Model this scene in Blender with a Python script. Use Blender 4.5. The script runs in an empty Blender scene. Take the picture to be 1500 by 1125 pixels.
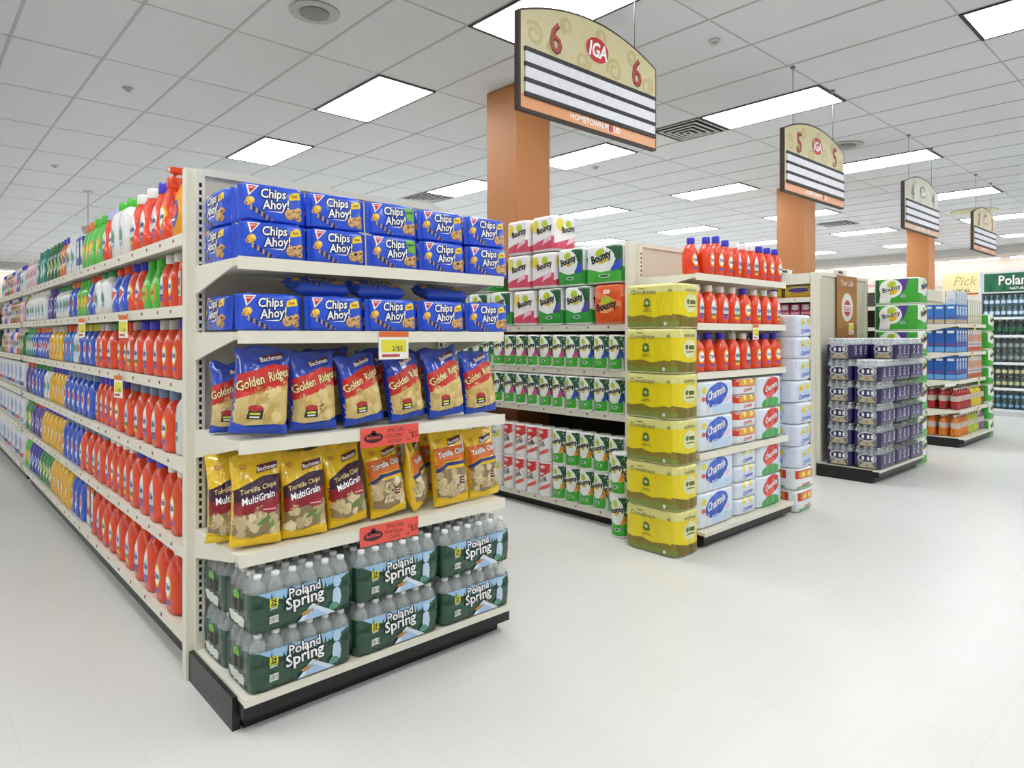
import bpy, bmesh, math, random
from mathutils import Vector, Matrix, noise
from mathutils.bvhtree import BVHTree
from mathutils.geometry import tessellate_polygon

# ------------------------------------------------------------------ scene, camera, exposure
scene = bpy.context.scene
C = scene.collection
CAM_H = 1.4
FOCAL_PX = 986.0
YAW = math.atan(900 / 986.0)
cam_data = bpy.data.cameras.new('camera')
cam = bpy.data.objects.new('camera', cam_data)
C.objects.link(cam)
cam.location = (0, 0, CAM_H)
cam.rotation_euler = (math.pi / 2, 0, -YAW)
cam_data.sensor_width = 36
cam_data.lens = 36 * FOCAL_PX / 1500
cam_data.shift_y = -(562.5 - 491.0) / 1500
cam_data.clip_end = 200
scene.camera = cam
scene.view_settings.view_transform = 'Standard'
scene.view_settings.look = 'None'
scene.view_settings.gamma = 1
scene.view_settings.use_curve_mapping = False
scene.view_settings.exposure = 0.35
scene.cycles.max_bounces = 8
scene.cycles.diffuse_bounces = 5
scene.cycles.transparent_max_bounces = 12
scene.cycles.use_denoising = True
LAMP = 10.6          # emission strength of the ceiling troffers

w = bpy.data.worlds.new('world')
scene.world = w
w.use_nodes = True
w.node_tree.nodes['Background'].inputs[0].default_value = (1, 1, 1, 1)
w.node_tree.nodes['Background'].inputs[1].default_value = 0.25

random.seed(7)
PI = math.pi

# ------------------------------------------------------------------ materials
def lin(h):
    h = h.lstrip('#')
    out = []
    for i in (0, 2, 4):
        c = int(h[i:i + 2], 16) / 255
        out.append(c / 12.92 if c <= 0.04045 else ((c + 0.055) / 1.055) ** 2.4)
    return (*out, 1)

MATS = {}
def mat(name, col, rough=0.5, metal=0.0, coat=0.0, var=0.05, scale=30.0, bump=0.0, alpha=1.0, emit=0.0, spec=0.5):
    if name in MATS:
        return MATS[name]
    m = bpy.data.materials.new(name)
    m.use_nodes = True
    nt = m.node_tree
    p = nt.nodes['Principled BSDF']
    c = lin(col)
    p.inputs['Roughness'].default_value = rough
    p.inputs['Metallic'].default_value = metal
    p.inputs['Coat Weight'].default_value = coat
    p.inputs['Coat Roughness'].default_value = 0.08
    p.inputs['Specular IOR Level'].default_value = spec
    p.inputs['Alpha'].default_value = alpha
    if emit:
        p.inputs['Emission Color'].default_value = c
        p.inputs['Emission Strength'].default_value = emit
        p.inputs['Base Color'].default_value = c
    else:
        tc = nt.nodes.new('ShaderNodeTexCoord')
        nz = nt.nodes.new('ShaderNodeTexNoise')
        nz.inputs['Scale'].default_value = scale
        nt.links.new(tc.outputs['Object'], nz.inputs['Vector'])
        rp = nt.nodes.new('ShaderNodeValToRGB')
        rp.color_ramp.elements[0].position = 0.3
        rp.color_ramp.elements[1].position = 0.7
        rp.color_ramp.elements[0].color = tuple(x * (1 - var) for x in c[:3]) + (1,)
        rp.color_ramp.elements[1].color = tuple(min(1, x * (1 + var)) for x in c[:3]) + (1,)
        nt.links.new(nz.outputs['Fac'], rp.inputs['Fac'])
        nt.links.new(rp.outputs['Color'], p.inputs['Base Color'])
        if bump:
            b = nt.nodes.new('ShaderNodeBump')
            b.inputs['Strength'].default_value = bump
            b.inputs['Distance'].default_value = 0.01
            nt.links.new(nz.outputs['Fac'], b.inputs['Height'])
            nt.links.new(b.outputs['Normal'], p.inputs['Normal'])
    MATS[name] = m
    return m

def ink(col, rough=0.35):
    return mat('print_' + col.lstrip('#'), col, rough=rough, var=0.02)

cream = mat('cream painted steel', '#E9E5D4', rough=0.45, var=0.01)
black_kick = mat('black kick plate', '#121212', rough=0.35)
slot_dark = mat('slot dark', '#15130F', rough=0.9)
backboard = mat('pegboard cream', '#D3CDB9', rough=0.6, var=0.02)

# ------------------------------------------------------------------ 2D shapes for prints
FONTS = {}
def glyphs(s, off=0.0, shear=0.0):
    key = (s, off, shear)
    if key in FONTS:
        return FONTS[key]
    cu = bpy.data.curves.new('t', 'FONT')
    cu.body = s
    cu.align_x = 'CENTER'
    cu.resolution_u = 2
    cu.offset = off
    cu.shear = shear
    o = bpy.data.objects.new('t', cu)
    C.objects.link(o)
    dg = bpy.context.evaluated_depsgraph_get()
    me = o.evaluated_get(dg).to_mesh()
    me.calc_loop_triangles()
    vs = [(v.co.x, v.co.y) for v in me.vertices]
    tris = [tuple(vs[i] for i in t.vertices) for t in me.loop_triangles]
    bpy.data.objects.remove(o)
    bpy.data.curves.remove(cu)
    FONTS[key] = tris
    return tris

def T(s, x, y, size, col, layer=2, rot=0, off=0.02, shear=0.0, xs=1.0):
    ca, sa = math.cos(math.radians(rot)), math.sin(math.radians(rot))
    out = []
    for t in glyphs(s, off, shear):
        q = []
        for a, b in t:
            a *= size * xs
            b *= size
            q.append((x + a * ca - b * sa, y + a * sa + b * ca))
        out.append(tuple(q))
    return (out, col, layer)

def OT(s, x, y, size, col, line, layer=2, rot=0, off=0.03, shear=0.0, xs=1.0, grow=0.05):
    off = min(off, .02)
    g = size * (grow + .01) * .75
    return [T(s, x + g * math.cos(a * PI / 4), y + g * math.sin(a * PI / 4), size, line, layer, rot, off, shear, xs) for a in range(8)] + [T(s, x, y, size, col, layer + 1, rot, off, shear, xs)]

def poly(pts, col, layer=1):
    tr = tessellate_polygon([[Vector((p[0], p[1], 0)) for p in pts]])
    return ([tuple(pts[i] for i in t) for t in tr], col, layer)

def rect(x0, y0, x1, y1, col, layer=1):
    return poly([(x0, y0), (x1, y0), (x1, y1), (x0, y1)], col, layer)

def ell(cx, cy, rx, ry, col, layer=1, rot=0, n=20, a0=0, a1=360):
    ca, sa = math.cos(math.radians(rot)), math.sin(math.radians(rot))
    pts = []
    full = (a1 - a0) >= 360
    for i in range(n if full else n + 1):
        a = math.radians(a0 + (a1 - a0) * i / n)
        x, y = rx * math.cos(a), ry * math.sin(a)
        pts.append((cx + x * ca - y * sa, cy + x * sa + y * ca))
    return poly(pts, col, layer)

def flat_items(items):
    out = []
    for it in items:
        if isinstance(it, list):
            out += flat_items(it)
        else:
            out.append(it)
    return out

# ------------------------------------------------------------------ mesh builder
class B:
    def __init__(self):
        self.bm = bmesh.new()
        self.mats = []
    def mi(self, m):
        if m not in self.mats:
            self.mats.append(m)
        return self.mats.index(m)
    def face(self, pts, m, smooth=False):
        vs = [self.bm.verts.new(p) for p in pts]
        f = self.bm.faces.new(vs)
        f.material_index = self.mi(m)
        f.smooth = smooth
        return f
    def box(self, x0, x1, y0, y1, z0, z1, m, bev=0.0):
        before = set(self.bm.faces) if bev else None
        v = [self.bm.verts.new((x, y, z)) for z in (z0, z1) for y in (y0, y1) for x in (x0, x1)]
        k = self.mi(m)
        fs = []
        for q in ((0, 2, 3, 1), (4, 5, 7, 6), (0, 1, 5, 4), (2, 6, 7, 3), (0, 4, 6, 2), (1, 3, 7, 5)):
            f = self.bm.faces.new([v[i] for i in q])
            f.material_index = k
            fs.append(f)
        if bev:
            es = list({e for f in fs for e in f.edges})
            bmesh.ops.bevel(self.bm, geom=es, offset=bev, segments=2, affect='EDGES', profile=0.5)
        return self
    def rings(self, rings, m, cap0=True, cap1=True, smooth=True, mf=None):
        R = [[self.bm.verts.new(p) for p in r] for r in rings]
        n = len(R[0])
        for i in range(len(R) - 1):
            for j in range(n):
                f = self.bm.faces.new((R[i][j], R[i][(j + 1) % n], R[i + 1][(j + 1) % n], R[i + 1][j]))
                f.material_index = self.mi(mf(i, j) if mf else m)
                f.smooth = smooth
        if cap0:
            f = self.bm.faces.new(R[0][::-1]); f.material_index = self.mi(mf(0, 0) if mf else m)
        if cap1:
            f = self.bm.faces.new(R[-1]); f.material_index = self.mi(mf(len(R) - 2, 0) if mf else m)
        return self
    def lathe(self, prof, m, segs=14, cx=0, cy=0, mf=None, smooth=True):
        rs = [[(cx + r * math.cos(2 * PI * k / segs), cy + r * math.sin(2 * PI * k / segs), z) for k in range(segs)] for r, z in prof]
        return self.rings(rs, m, smooth=smooth, mf=mf)
    def tube(self, pts, r, m, segs=8):
        pts = [Vector(p) for p in pts]
        rs = []
        up = Vector((0, 1, 0))
        for i, p in enumerate(pts):
            d = (pts[min(i + 1, len(pts) - 1)] - pts[max(i - 1, 0)]).normalized()
            s = d.cross(up)
            if s.length < 1e-3:
                s = d.cross(Vector((1, 0, 0)))
            s.normalize()
            t = s.cross(d)
            rr = r[i] if isinstance(r, (list, tuple)) else r
            rs.append([tuple(p + s * rr * math.cos(2 * PI * k / segs) + t * rr * math.sin(2 * PI * k / segs)) for k in range(segs)])
        return self.rings(rs, m)
    def decal(self, items, origin=(0, 0, 0), U=(1, 0, 0), V=(0, 0, 1), lift=0.0008, maxlen=0.025, ray=True):
        """prints lying on the surface: each 2D shape is laid on the outside found along -N"""
        U, V = Vector(U), Vector(V)
        N = U.cross(V)            # outward
        O = Vector(origin)
        if ray and not getattr(self, 'fixed', False):
            bmesh.ops.recalc_face_normals(self.bm, faces=self.bm.faces)
            self.fixed = True
            self.tree = BVHTree.FromBMesh(self.bm)
        tree = self.tree if ray else None
        out = []
        for tris, col, layer in flat_items(items):
            m = ink(col) if isinstance(col, str) else col
            todo = list(tris)
            while todo:
                t = todo.pop()
                if ray:
                    l = [math.dist(t[i], t[(i + 1) % 3]) for i in range(3)]
                    k = l.index(max(l))
                    if l[k] > maxlen:
                        a, b, c = t[k], t[(k + 1) % 3], t[(k + 2) % 3]
                        mid = ((a[0] + b[0]) / 2, (a[1] + b[1]) / 2)
                        todo += [(a, mid, c), (mid, b, c)]
                        continue
                pts, ok = [], True
                for x, y in t:
                    p = O + U * x + V * y
                    if ray:
                        h, nn, _, _ = tree.ray_cast(p + N * 0.6, -N, 1.2)
                        if h is None or nn.dot(N) < 0.12:
                            ok = False
                            break
                        pts.append(h + (nn * 0.5 + N * 0.5) * lift * (layer + 0.5))
                    else:
                        pts.append(p + N * lift * layer)
                if not ok:
                    l = [math.dist(t[i], t[(i + 1) % 3]) for i in range(3)]
                    k = l.index(max(l))
                    if l[k] > 0.007:
                        a, b, c = t[k], t[(k + 1) % 3], t[(k + 2) % 3]
                        mid = ((a[0] + b[0]) / 2, (a[1] + b[1]) / 2)
                        todo += [(a, mid, c), (mid, b, c)]
                if ok:
                    a = (pts[1] - pts[0]).cross(pts[2] - pts[0])
                    if a.length < 1e-10:
                        continue
                    if a.dot(N) < 0:
                        pts = pts[::-1]
                    out.append((pts, m))
        for pts, m in out:
            self.face(pts, m, False)
        return self
    def data(self, name):
        me = bpy.data.meshes.new(name)
        self.bm.to_mesh(me)
        self.bm.free()
        for m in self.mats:
            me.materials.append(m)
        return me

def obj(name, me, parent=None):
    o = bpy.data.objects.new(name, me.data(name) if isinstance(me, B) else me)
    C.objects.link(o)
    if parent:
        o.parent = parent
    return o

SEEN = {}
def tag(o, label, cat, group=None):
    o['label'] = label
    o['category'] = cat
    if group:
        o['group'] = group
    n = len(label.replace('-', '').split())
    if n > 16 or n < 4:
        print('LABEL LENGTH', n, label)
    if label in SEEN:
        print('LABEL TWICE', label)
    SEEN[label] = 1
    return o

def empty(name, loc=(0, 0, 0), rz=0):
    o = bpy.data.objects.new(name, None)
    C.objects.link(o)
    o.location = loc
    o.rotation_euler = (0, 0, rz)
    return o

def struct(name, b, parent=None):
    o = obj(name, b, parent)
    o['kind'] = 'structure'
    return o

def build(kind, parts, loc, rz=0, rx=0, ry=0, scale=(1, 1, 1)):
    """a thing from shared meshes: the first is the body (top level), the rest its parts [(name, mesh)]"""
    o = bpy.data.objects.new(kind, parts[0])
    C.objects.link(o)
    o.location = loc
    o.rotation_euler = (rx, ry, rz)
    o.scale = scale
    for nm, me, *off in parts[1:]:
        c = bpy.data.objects.new(nm, me)
        C.objects.link(c)
        c.parent = o
        if off:
            c.location = off[0]
    return o

ORD = ['first', 'second', 'third', 'fourth', 'fifth', 'sixth', 'seventh', 'eighth', 'ninth', 'tenth', 'eleventh', 'twelfth', 'thirteenth',
       'fourteenth', 'fifteenth', 'sixteenth', 'seventeenth', 'eighteenth', 'nineteenth', 'twentieth']
for d in ('twenty', 'thirty', 'forty'):
    for k in ORD[:9]:
        ORD.append(d + '-' + k)
    ORD.append({'twenty': 'thirtieth', 'thirty': 'fortieth', 'forty': 'fiftieth'}[d])

LEFT = -PI / 2      # faces the -X side (towards the aisle that the camera looks along)

# ------------------------------------------------------------------ the room
CEIL = 3.65
FX0, FX1, FY0, FY1 = -6.0, 21.4, -6.0, 26.5
def floor_material():
    m = bpy.data.materials.new('waxed vinyl floor')
    m.use_nodes = True
    nt = m.node_tree
    p = nt.nodes['Principled BSDF']
    tc = nt.nodes.new('ShaderNodeTexCoord')
    br = nt.nodes.new('ShaderNodeTexBrick')
    br.offset = 0
    br.inputs['Scale'].default_value = 1
    br.inputs['Brick Width'].default_value = 0.305
    br.inputs['Row Height'].default_value = 0.305
    br.inputs['Mortar Size'].default_value = 0.0012
    br.inputs['Color1'].default_value = lin('#E3E2DC')
    br.inputs['Color2'].default_value = lin('#E5E4DF')
    br.inputs['Mortar'].default_value = lin('#DAD9D2')
    nt.links.new(tc.outputs['Object'], br.inputs['Vector'])
    nz = nt.nodes.new('ShaderNodeTexNoise')
    nz.inputs['Scale'].default_value = 0.9
    nz.inputs['Detail'].default_value = 2
    nt.links.new(tc.outputs['Object'], nz.inputs['Vector'])
    mx = nt.nodes.new('ShaderNodeMixRGB')
    mx.blend_type = 'MULTIPLY'
    mx.inputs[0].default_value = 0.12
    rp = nt.nodes.new('ShaderNodeValToRGB')
    rp.color_ramp.elements[0].position = 0.1
    rp.color_ramp.elements[1].position = 0.9
    rp.color_ramp.elements[0].color = (0.7, 0.7, 0.68, 1)
    rp.color_ramp.elements[1].color = (1, 1, 1, 1)
    nt.links.new(nz.outputs['Fac'], rp.inputs['Fac'])
    nt.links.new(br.outputs['Color'], mx.inputs[1])
    nt.links.new(rp.outputs['Color'], mx.inputs[2])
    nt.links.new(mx.outputs['Color'], p.inputs['Base Color'])
    rr = nt.nodes.new('ShaderNodeMapRange')
    rr.inputs['To Min'].default_value = 0.27
    rr.inputs['To Max'].default_value = 0.29
    nt.links.new(nz.outputs['Fac'], rr.inputs['Value'])
    nt.links.new(rr.outputs['Result'], p.inputs['Roughness'])
    p.inputs['Specular IOR Level'].default_value = 0.4
    return m

b = B(); b.box(FX0, FX1, FY0, FY1, -0.1, 0, floor_material()); struct('floor', b)
tile = mat('mineral ceiling tile', '#D6D9DD', rough=0.95, var=0.035, scale=140, bump=0.1)
tbar = mat('ceiling grid bar', '#B0B2B6', rough=0.5)
b = B(); b.box(FX0, FX1, FY0, FY1, CEIL, CEIL + 0.1, tile); struct('ceiling', b)
GX = lambda k: 1.235 + 0.608 * k
GY = lambda k: 2.6 + 1.225 * k
b = B()
k = -11
while GX(k) < FX1:
    if GX(k) > FX0:
        b.box(GX(k) - 0.010, GX(k) + 0.010, FY0, FY1, CEIL - 0.004, CEIL, tbar)
    k += 1
k = -7
while GY(k) < FY1:
    if GY(k) > FY0:
        b.box(FX0, FX1, GY(k) - 0.006, GY(k) + 0.006, CEIL - 0.003, CEIL, tbar)
    k += 1
struct('ceiling_grid', b)

wallpaint = mat('wall paint white', '#E6E0D8', rough=0.7, var=0.02, scale=3)
b = B(); b.box(FX1, FX1 + 0.1, FY0, FY1, 0, CEIL, wallpaint); struct('wall_right', b)
b = B(); b.box(FX0 - 0.1, FX0, FY0, FY1, 0, CEIL, wallpaint); struct('wall_left', b)
b = B(); b.box(FX0, FX1, FY1, FY1 + 0.1, 0, CEIL, wallpaint); struct('wall_back', b)
b = B(); b.box(FX0, FX1, FY0 - 0.1, FY0, 0, CEIL, wallpaint); struct('wall_front', b)
# the dropped soffits along the far walls with the cove tubes under them
soffit = mat('soffit grey', '#BDBBB6', rough=0.8)
b = B(); b.box(20.4, FX1, FY0, FY1, 3.44, CEIL, soffit); struct('trim_1', b)
b = B(); b.box(FX0, 20.4, FY1 - 0.8, FY1, 3.44, CEIL, soffit); struct('trim_2', b)
tube_m = mat('fluorescent tube', '#FFF6F2', emit=7.0)
def cove(loc, size, label):
    b = B(); b.box(-size[0] / 2, size[0] / 2, -size[1] / 2, size[1] / 2, -0.03, 0, mat('cove housing', '#F0F0F0', rough=0.5))
    o = obj('cove_light', b); o.location = loc
    b = B(); b.box(-size[0] / 2 + .02, size[0] / 2 - .02, -size[1] / 2 + .02, size[1] / 2 - .02, -0.06, -0.03, tube_m); obj('tube', b, o)
    tag(o, label, 'light')
for i, y in enumerate((2.0, 6.5, 11.0)):
    cove((21.1, y, 3.44), (0.12, 4.3, 0), 'long bright cove tube under the far side wall soffit, ' + ('by the water cooler sign', 'above the yellow banner side', 'past the third column')[i])
for i, x in enumerate((1.5, 6.5)):
    cove((x, 26.2, 3.44), (4.6, 0.12, 0), 'long bright cove tube under the end wall soffit, ' + ('at the end of the detergent aisle', 'further from the detergent aisle')[i])

# troffers
lamp_m = mat('troffer diffuser', '#F8FBFF', emit=LAMP)
rim_m = mat('troffer black rim', '#1A1A1A', rough=0.5)
b = B()
for a in ((-.304, .304, -.6125, -.585), (-.304, .304, .585, .6125), (-.304, -.282, -.585, .585), (.282, .304, -.585, .585)):
    b.box(a[0], a[1], a[2], a[3], -0.012, 0.0, rim_m)
RIM = b.data('ceiling_light')
b = B(); b.box(-.282, .282, -.585, .585, -0.010, -0.004, lamp_m); DIFF = b.data('diffuser')
def troffer(x, y, label, group=None):
    o = build('ceiling_light', [RIM, ('diffuser', DIFF)], (x, y, CEIL))
    tag(o, label, 'ceiling light', group)
LY = [GY(2 * j) + 0.6125 for j in range(-4, 10)]
for i in range(0, 6):
    xx = GX(3 + 5 * i) + 0.304
    for j, y in enumerate(LY):
        if y > 25 or y < -3.8:
            continue
        if i == 1 and 0 < y < 2:
            continue
        lab = f'long white ceiling light panel, {ORD[j]} of the row that runs {["above the cookie shelves", "past the number six sign", "past the number five sign", "past the number four sign", "beyond the number three sign", "along the far side wall"][i]}'
        troffer(xx, y, lab)
troffer(GX(7) + 0.304, GY(-2) + 0.6125, 'ceiling light panel alone at the upper picture corner, one grid cell off the row')
for i in range(2):
    for j, y in enumerate(LY):
        if -4 < y < 22 and (i == 1 or y < 4 or y > 20):  # first row includes unseen panels added to brighten the aisle floor
            troffer(GX(-2 - 5 * i) + 0.304, y, f'white ceiling light panel, {ORD[j]} of the {["first", "second"][i]} row over the detergent side')

# ceiling fittings
def disc(name, x, y, r, label, cat, inner='#8E8E8E', outer='#B4B4B4'):
    b = B(); b.lathe([(r, -0.004), (r, -0.012), (r * 0.94, -0.016), (r * 0.62, -0.012)], mat('disc ' + outer, outer, rough=0.6), 32)
    o = obj(name, b); o.location = (x, y, CEIL)
    b = B(); b.lathe([(r * 0.6, -0.012), (r * 0.58, -0.022), (r * 0.2, -0.026), (r * 0.05, -0.034), (0.002, -0.035)], mat('disc ' + inner, inner, rough=0.7), 28)
    obj('grille', b, o)
    tag(o, label, cat)
disc('ceiling_speaker', 2.14, 4.38, 0.17, 'round grey ceiling speaker over the cookie shelves', 'speaker')
disc('ceiling_speaker', 8.28, 3.22, 0.19, 'round grey ceiling speaker beside the number five sign', 'speaker')
disc('ceiling_speaker', 14.4, 3.36, 0.36, 'round cream ceiling disc above the number three sign', 'speaker', '#D8D2B4', '#CFC9A8')
for i, (x, y, l) in enumerate(((1.55, 6.88, 'over the detergent aisle, the nearer of two'), (1.54, 10.66, 'over the detergent aisle, the further of two'), (6.9, 5.9, 'behind the number six sign'), (4.6, 2.75, 'in front of the number six sign'))):
    b = B(); b.lathe([(0.045, -0.004), (0.045, -0.01), (0.03, -0.018), (0.012, -0.03), (0.03, -0.034), (0.028, -0.037)], mat('sprinkler white', '#BDBDBD', rough=0.4, metal=0.3), 16)
    o = obj('ceiling_sprinkler', b); o.location = (x, y, CEIL)
    tag(o, 'small ceiling sprinkler head ' + l, 'sprinkler')
def vent(x, y, label):
    o = empty('ceiling_vent', (x, y, CEIL))
    b = B(); b.box(-.3, .3, -.3, .3, -0.006, -0.003, mat('vent black', '#161616', rough=0.9)); obj('backing', b, o)
    for q in range(5):
        s = 0.3 - q * 0.062
        t = 0.028 if q else 0.02
        b = B(); z = -0.012 - 0.006 * q
        m = mat('vent metal', '#B9B9B9', rough=0.5)
        b.box(-s, s, -s, -s + t, z - .004, z, m); b.box(-s, s, s - t, s, z - .004, z, m)
        b.box(-s, -s + t, -s + t, s - t, z - .004, z, m); b.box(s - t, s, -s + t, s - t, z - .004, z, m)
        obj('louvre_ring', b, o)
    tag(o, label, 'vent')
vent(GX(8) + .304, GY(1) + .32, 'square louvred ceiling vent beside the number six sign')
vent(GX(8) + .304, GY(5) + .33, 'square louvred ceiling vent behind the cookie shelf top')
vent(14.0, 5.6, 'small ceiling vent between the number four and three signs')
# hanging camera over the detergent aisle
b = B(); b.lathe([(0.06, 0), (0.06, -0.02), (0.012, -0.03), (0.012, -0.55), (0.09, -0.56), (0.09, -0.6), (0.07, -0.66), (0.03, -0.69)], mat('camera housing', '#C9C9C9', rough=0.4), 20)
o = obj('security_camera', b); o.location = (2.2, 12.23, CEIL)
tag(o, 'small dome camera hanging on a rod over the detergent shelves', 'camera')

# ------------------------------------------------------------------ columns
orange = mat('orange painted column', '#B97A46', rough=0.55, var=0.02, scale=2)
for i, (x, y) in enumerate(((4.05, 4.37), (9.97, 4.48), (15.85, 4.5))):
    b = B()
    b.box(0, 0.42, 0, 0.42, 0, CEIL, orange, bev=0.012)
    o = obj('column', b); o.location = (x, y, 0); o['kind'] = 'structure'

# ------------------------------------------------------------------ aisle signs
def curly(cx, cy, r, col, layer=1, n=26, a0=0, turns=1.4, t=0.012):
    tr = []
    for i in range(n):
        q = []
        for k in (i, i + 1):
            a = a0 + turns * 2 * PI * k / n
            rr = r * (0.3 + 0.7 * k / n)
            q.append(((cx + (rr - t) * math.cos(a), cy + (rr - t) * math.sin(a)), (cx + (rr + t) * math.cos(a), cy + (rr + t) * math.sin(a))))
        tr += [(q[0][0], q[0][1], q[1][1]), (q[0][0], q[1][1], q[1][0])]
    return (tr, col, layer)

def aisle_sign(x0, digit, w_=1.2, pale=False):
    z0, zs, zm = 2.58, 3.10, 3.225
    H0, H1 = zs - z0, zm - z0
    face = '#DACFA2' if not pale else '#D9D6C6'
    o = empty('aisle_sign', (x0, 2.56, z0))
    # board
    def outline(ins=0.0):
        pts = [(ins, ins), (w_ - ins, ins)]
        for i in range(17):
            t = i / 16
            x = (w_ - ins) + (2 * ins - w_) * t
            u = (x / w_) * 2 - 1
            pts.append((x, H0 + (H1 - H0) * (1 - u * u) - ins))
        return pts
    b = B(); edge = mat('sign edge dark brown', '#3A2418', rough=0.5)
    out = outline()
    b.rings([[(x, 0.0, z) for x, z in out], [(x, 0.035, z) for x, z in out]], edge, smooth=False)
    obj('board', b, o)
    b = B()
    P = outline(0.012)
    items = [poly(P, face, 1)]
    sw = '#C9BC84' if not pale else '#CCC8B4'
    for cx, cy, r, a in ((0.11, .42, .065, 0), (.36, .535, .05, 2), (.78, .4, .07, 1), (.5, .38, .06, 4), (.95, .52, .05, 3), (1.1, .39, .06, 5), (.66, .56, .05, 2.5), (.25, .38, .04, 1), (.48, .30, .03, 2)):
        items.append(curly(cx, cy, r, sw, 2, a0=a))
    items.append(rect(0.012, 0.012, w_ - 0.012, 0.085, '#E9A36F' if not pale else '#DDB491', 2))
    items += [T('HOMETOWN PR', 0.565, 0.032, 0.047, '#FFFFFF', 3), ell(0.745, 0.05, 0.02, 0.024, '#C02A2A', 3), T('UD', 0.80, 0.032, 0.047, '#FFFFFF', 3)]
    b.decal(items, origin=(0, -0.001, 0), ray=False, lift=0.0007)
    obj('printed_face', b, o)
    # white strips in dark channels
    b = B()
    for z in (0.085, 0.160, 0.242, 0.322):
        b.box(0.035, w_ - 0.02, -0.014, -0.0032, z - 0.011, z + 0.011, mat('sign channel', '#1B1918', rough=0.5))
    obj('channel_frame', b, o)
    for z in (0.097, 0.172, 0.254):
        b = B(); b.box(0.04, w_ - 0.025, -0.011, -0.0034, z, z + 0.056 + (0.008 if z > .1 else 0), mat('sign insert white', '#E8E8F0', rough=0.4)); obj('name_strip', b, o)
    red = '#B5423A' if not pale else '#98948C'
    for xx in (0.27, 0.99):
        b = B()
        b.decal([T(digit, xx + .006, 0.36, 0.24, '#5B2A22', 1, off=0.012, xs=0.85), T(digit, xx, 0.365, 0.24, red, 3, off=0.0, xs=0.85)], origin=(0, -0.0035, 0), ray=False, lift=0.0012)
        obj('number', b, o)
    b = B()
    lg = '#C8322F' if not pale else '#8F8C86'
    b.decal([ell(.62, .475, .105, .078, '#EFE7C8', 1, n=32), ell(.62, .475, .1, .073, lg, 2, n=32), T('IGA', .62, .435, .115, '#FFFFFF', 3, off=0.035, shear=0.2, xs=.85)], origin=(0, -0.0035, 0), ray=False, lift=0.0012)
    obj('logo_plate', b, o)
    for xx in (0.2, 1.0):
        b = B(); m = mat('sign rod', '#8B8B8B', rough=0.4, metal=0.8)
        u = xx / w_ * 2 - 1
        zt = H0 + (H1 - H0) * (1 - u * u) - .01
        b.tube([(xx, 0.018, zt), (xx, 0.018, CEIL - z0 - 0.006)], 0.003, m, 6)
        b.tube([(xx, 0.018, CEIL - z0 - 0.02), (xx, 0.018, CEIL - z0 - 0.001)], 0.018, m, 10)
        obj('hanging_rod', b, o)
    return o
for x0, dgt, wd in ((2.385, '6', 'six'), (5.34, '5', 'five'), (8.18, '4', 'four'), (10.93, '3', 'three')):
    o = aisle_sign(x0, dgt, pale=(dgt == '4'))
    tag(o, f'arched aisle sign with number {wd}, white strips in dark channels, hanging from ceiling', 'sign', 'hanging aisle signs')

# ------------------------------------------------------------------ shelving
def shelf_mesh(L, depth, lip=0.045, th=0.028, marks=True, seed=0):
    """runs along +X by L, front at y=0 going back to y=depth, top at z=0"""
    b = B()
    b.box(0.002, L - 0.002, 0.004, depth, -th, 0, cream)
    b.box(0.002, L - 0.002, -0.008, 0.004, -lip, 0.004, cream)
    if marks:
        rnd = random.Random(seed)
        x = 0.1
        mm = mat('shelf clip brown', '#8A4A28', rough=0.6)
        while x < L - 0.08:
            b.box(x, x + 0.012, -0.0105, -0.0082, -lip * .55, -lip * .25, mm)
            x += rnd.uniform(0.16, 0.3)
    return b

def gondola(x0, y0, levels, label, nsec=4, lips=0.045, header=False, top=2.08, panel=True):
    """one double-sided run: x0..x0+1.3, from y0 backwards; levels on the -X side"""
    o = empty('gondola_shelving', (x0, y0, 0))
    L = nsec * 1.22
    b = B()
    if panel:
        b.box(0.0, 1.3, 0.0, 0.045, 0, top, cream, bev=0.004)
    else:
        b.box(0.1, 1.2, 0.0, 0.045, 0.1, top, cream, bev=0.004)
    obj('end_panel', b, o)
    b = B(); b.box(0.63, 0.67, 0.05, L, 0.1, top - 0.02, mat('run backboard shade', '#3E3B36', rough=.7)); obj('back_panel', b, o)  # backboard colour darkened to stand in for shade in the shelf gaps
    b = B(); b.box(0.62, 0.68, 0.05, L, top - 0.02, top + 0.005, cream); obj('top_rail', b, o)
    b = B(); b.box(0.07, 1.23, 0.05, L, 0, 0.1, black_kick); obj('kick_plate', b, o)
    b = B(); b.box(0.03, 1.27, 0.05, L, 0.1, levels[-1] - .03, cream); obj('base_deck', b, o)
    for s in range(nsec):
        for li, z in enumerate(levels):
            sm = shelf_mesh(1.22, 0.60 if True else 0, lips, seed=s * 9 + li)
            sh = obj('shelf', sm, o)
            sh.rotation_euler = (0, 0, LEFT)
            sh.location = (0.02, 0.05 + (s + 1) * 1.22 - (0.0), z)
    if header:
        b = B(); b.box(0.0, 0.62, 0.05, L, top - 0.11, top - 0.005, cream); obj('header_panel', b, o)
    tag(o, label, 'shelving')
    return o

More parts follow.
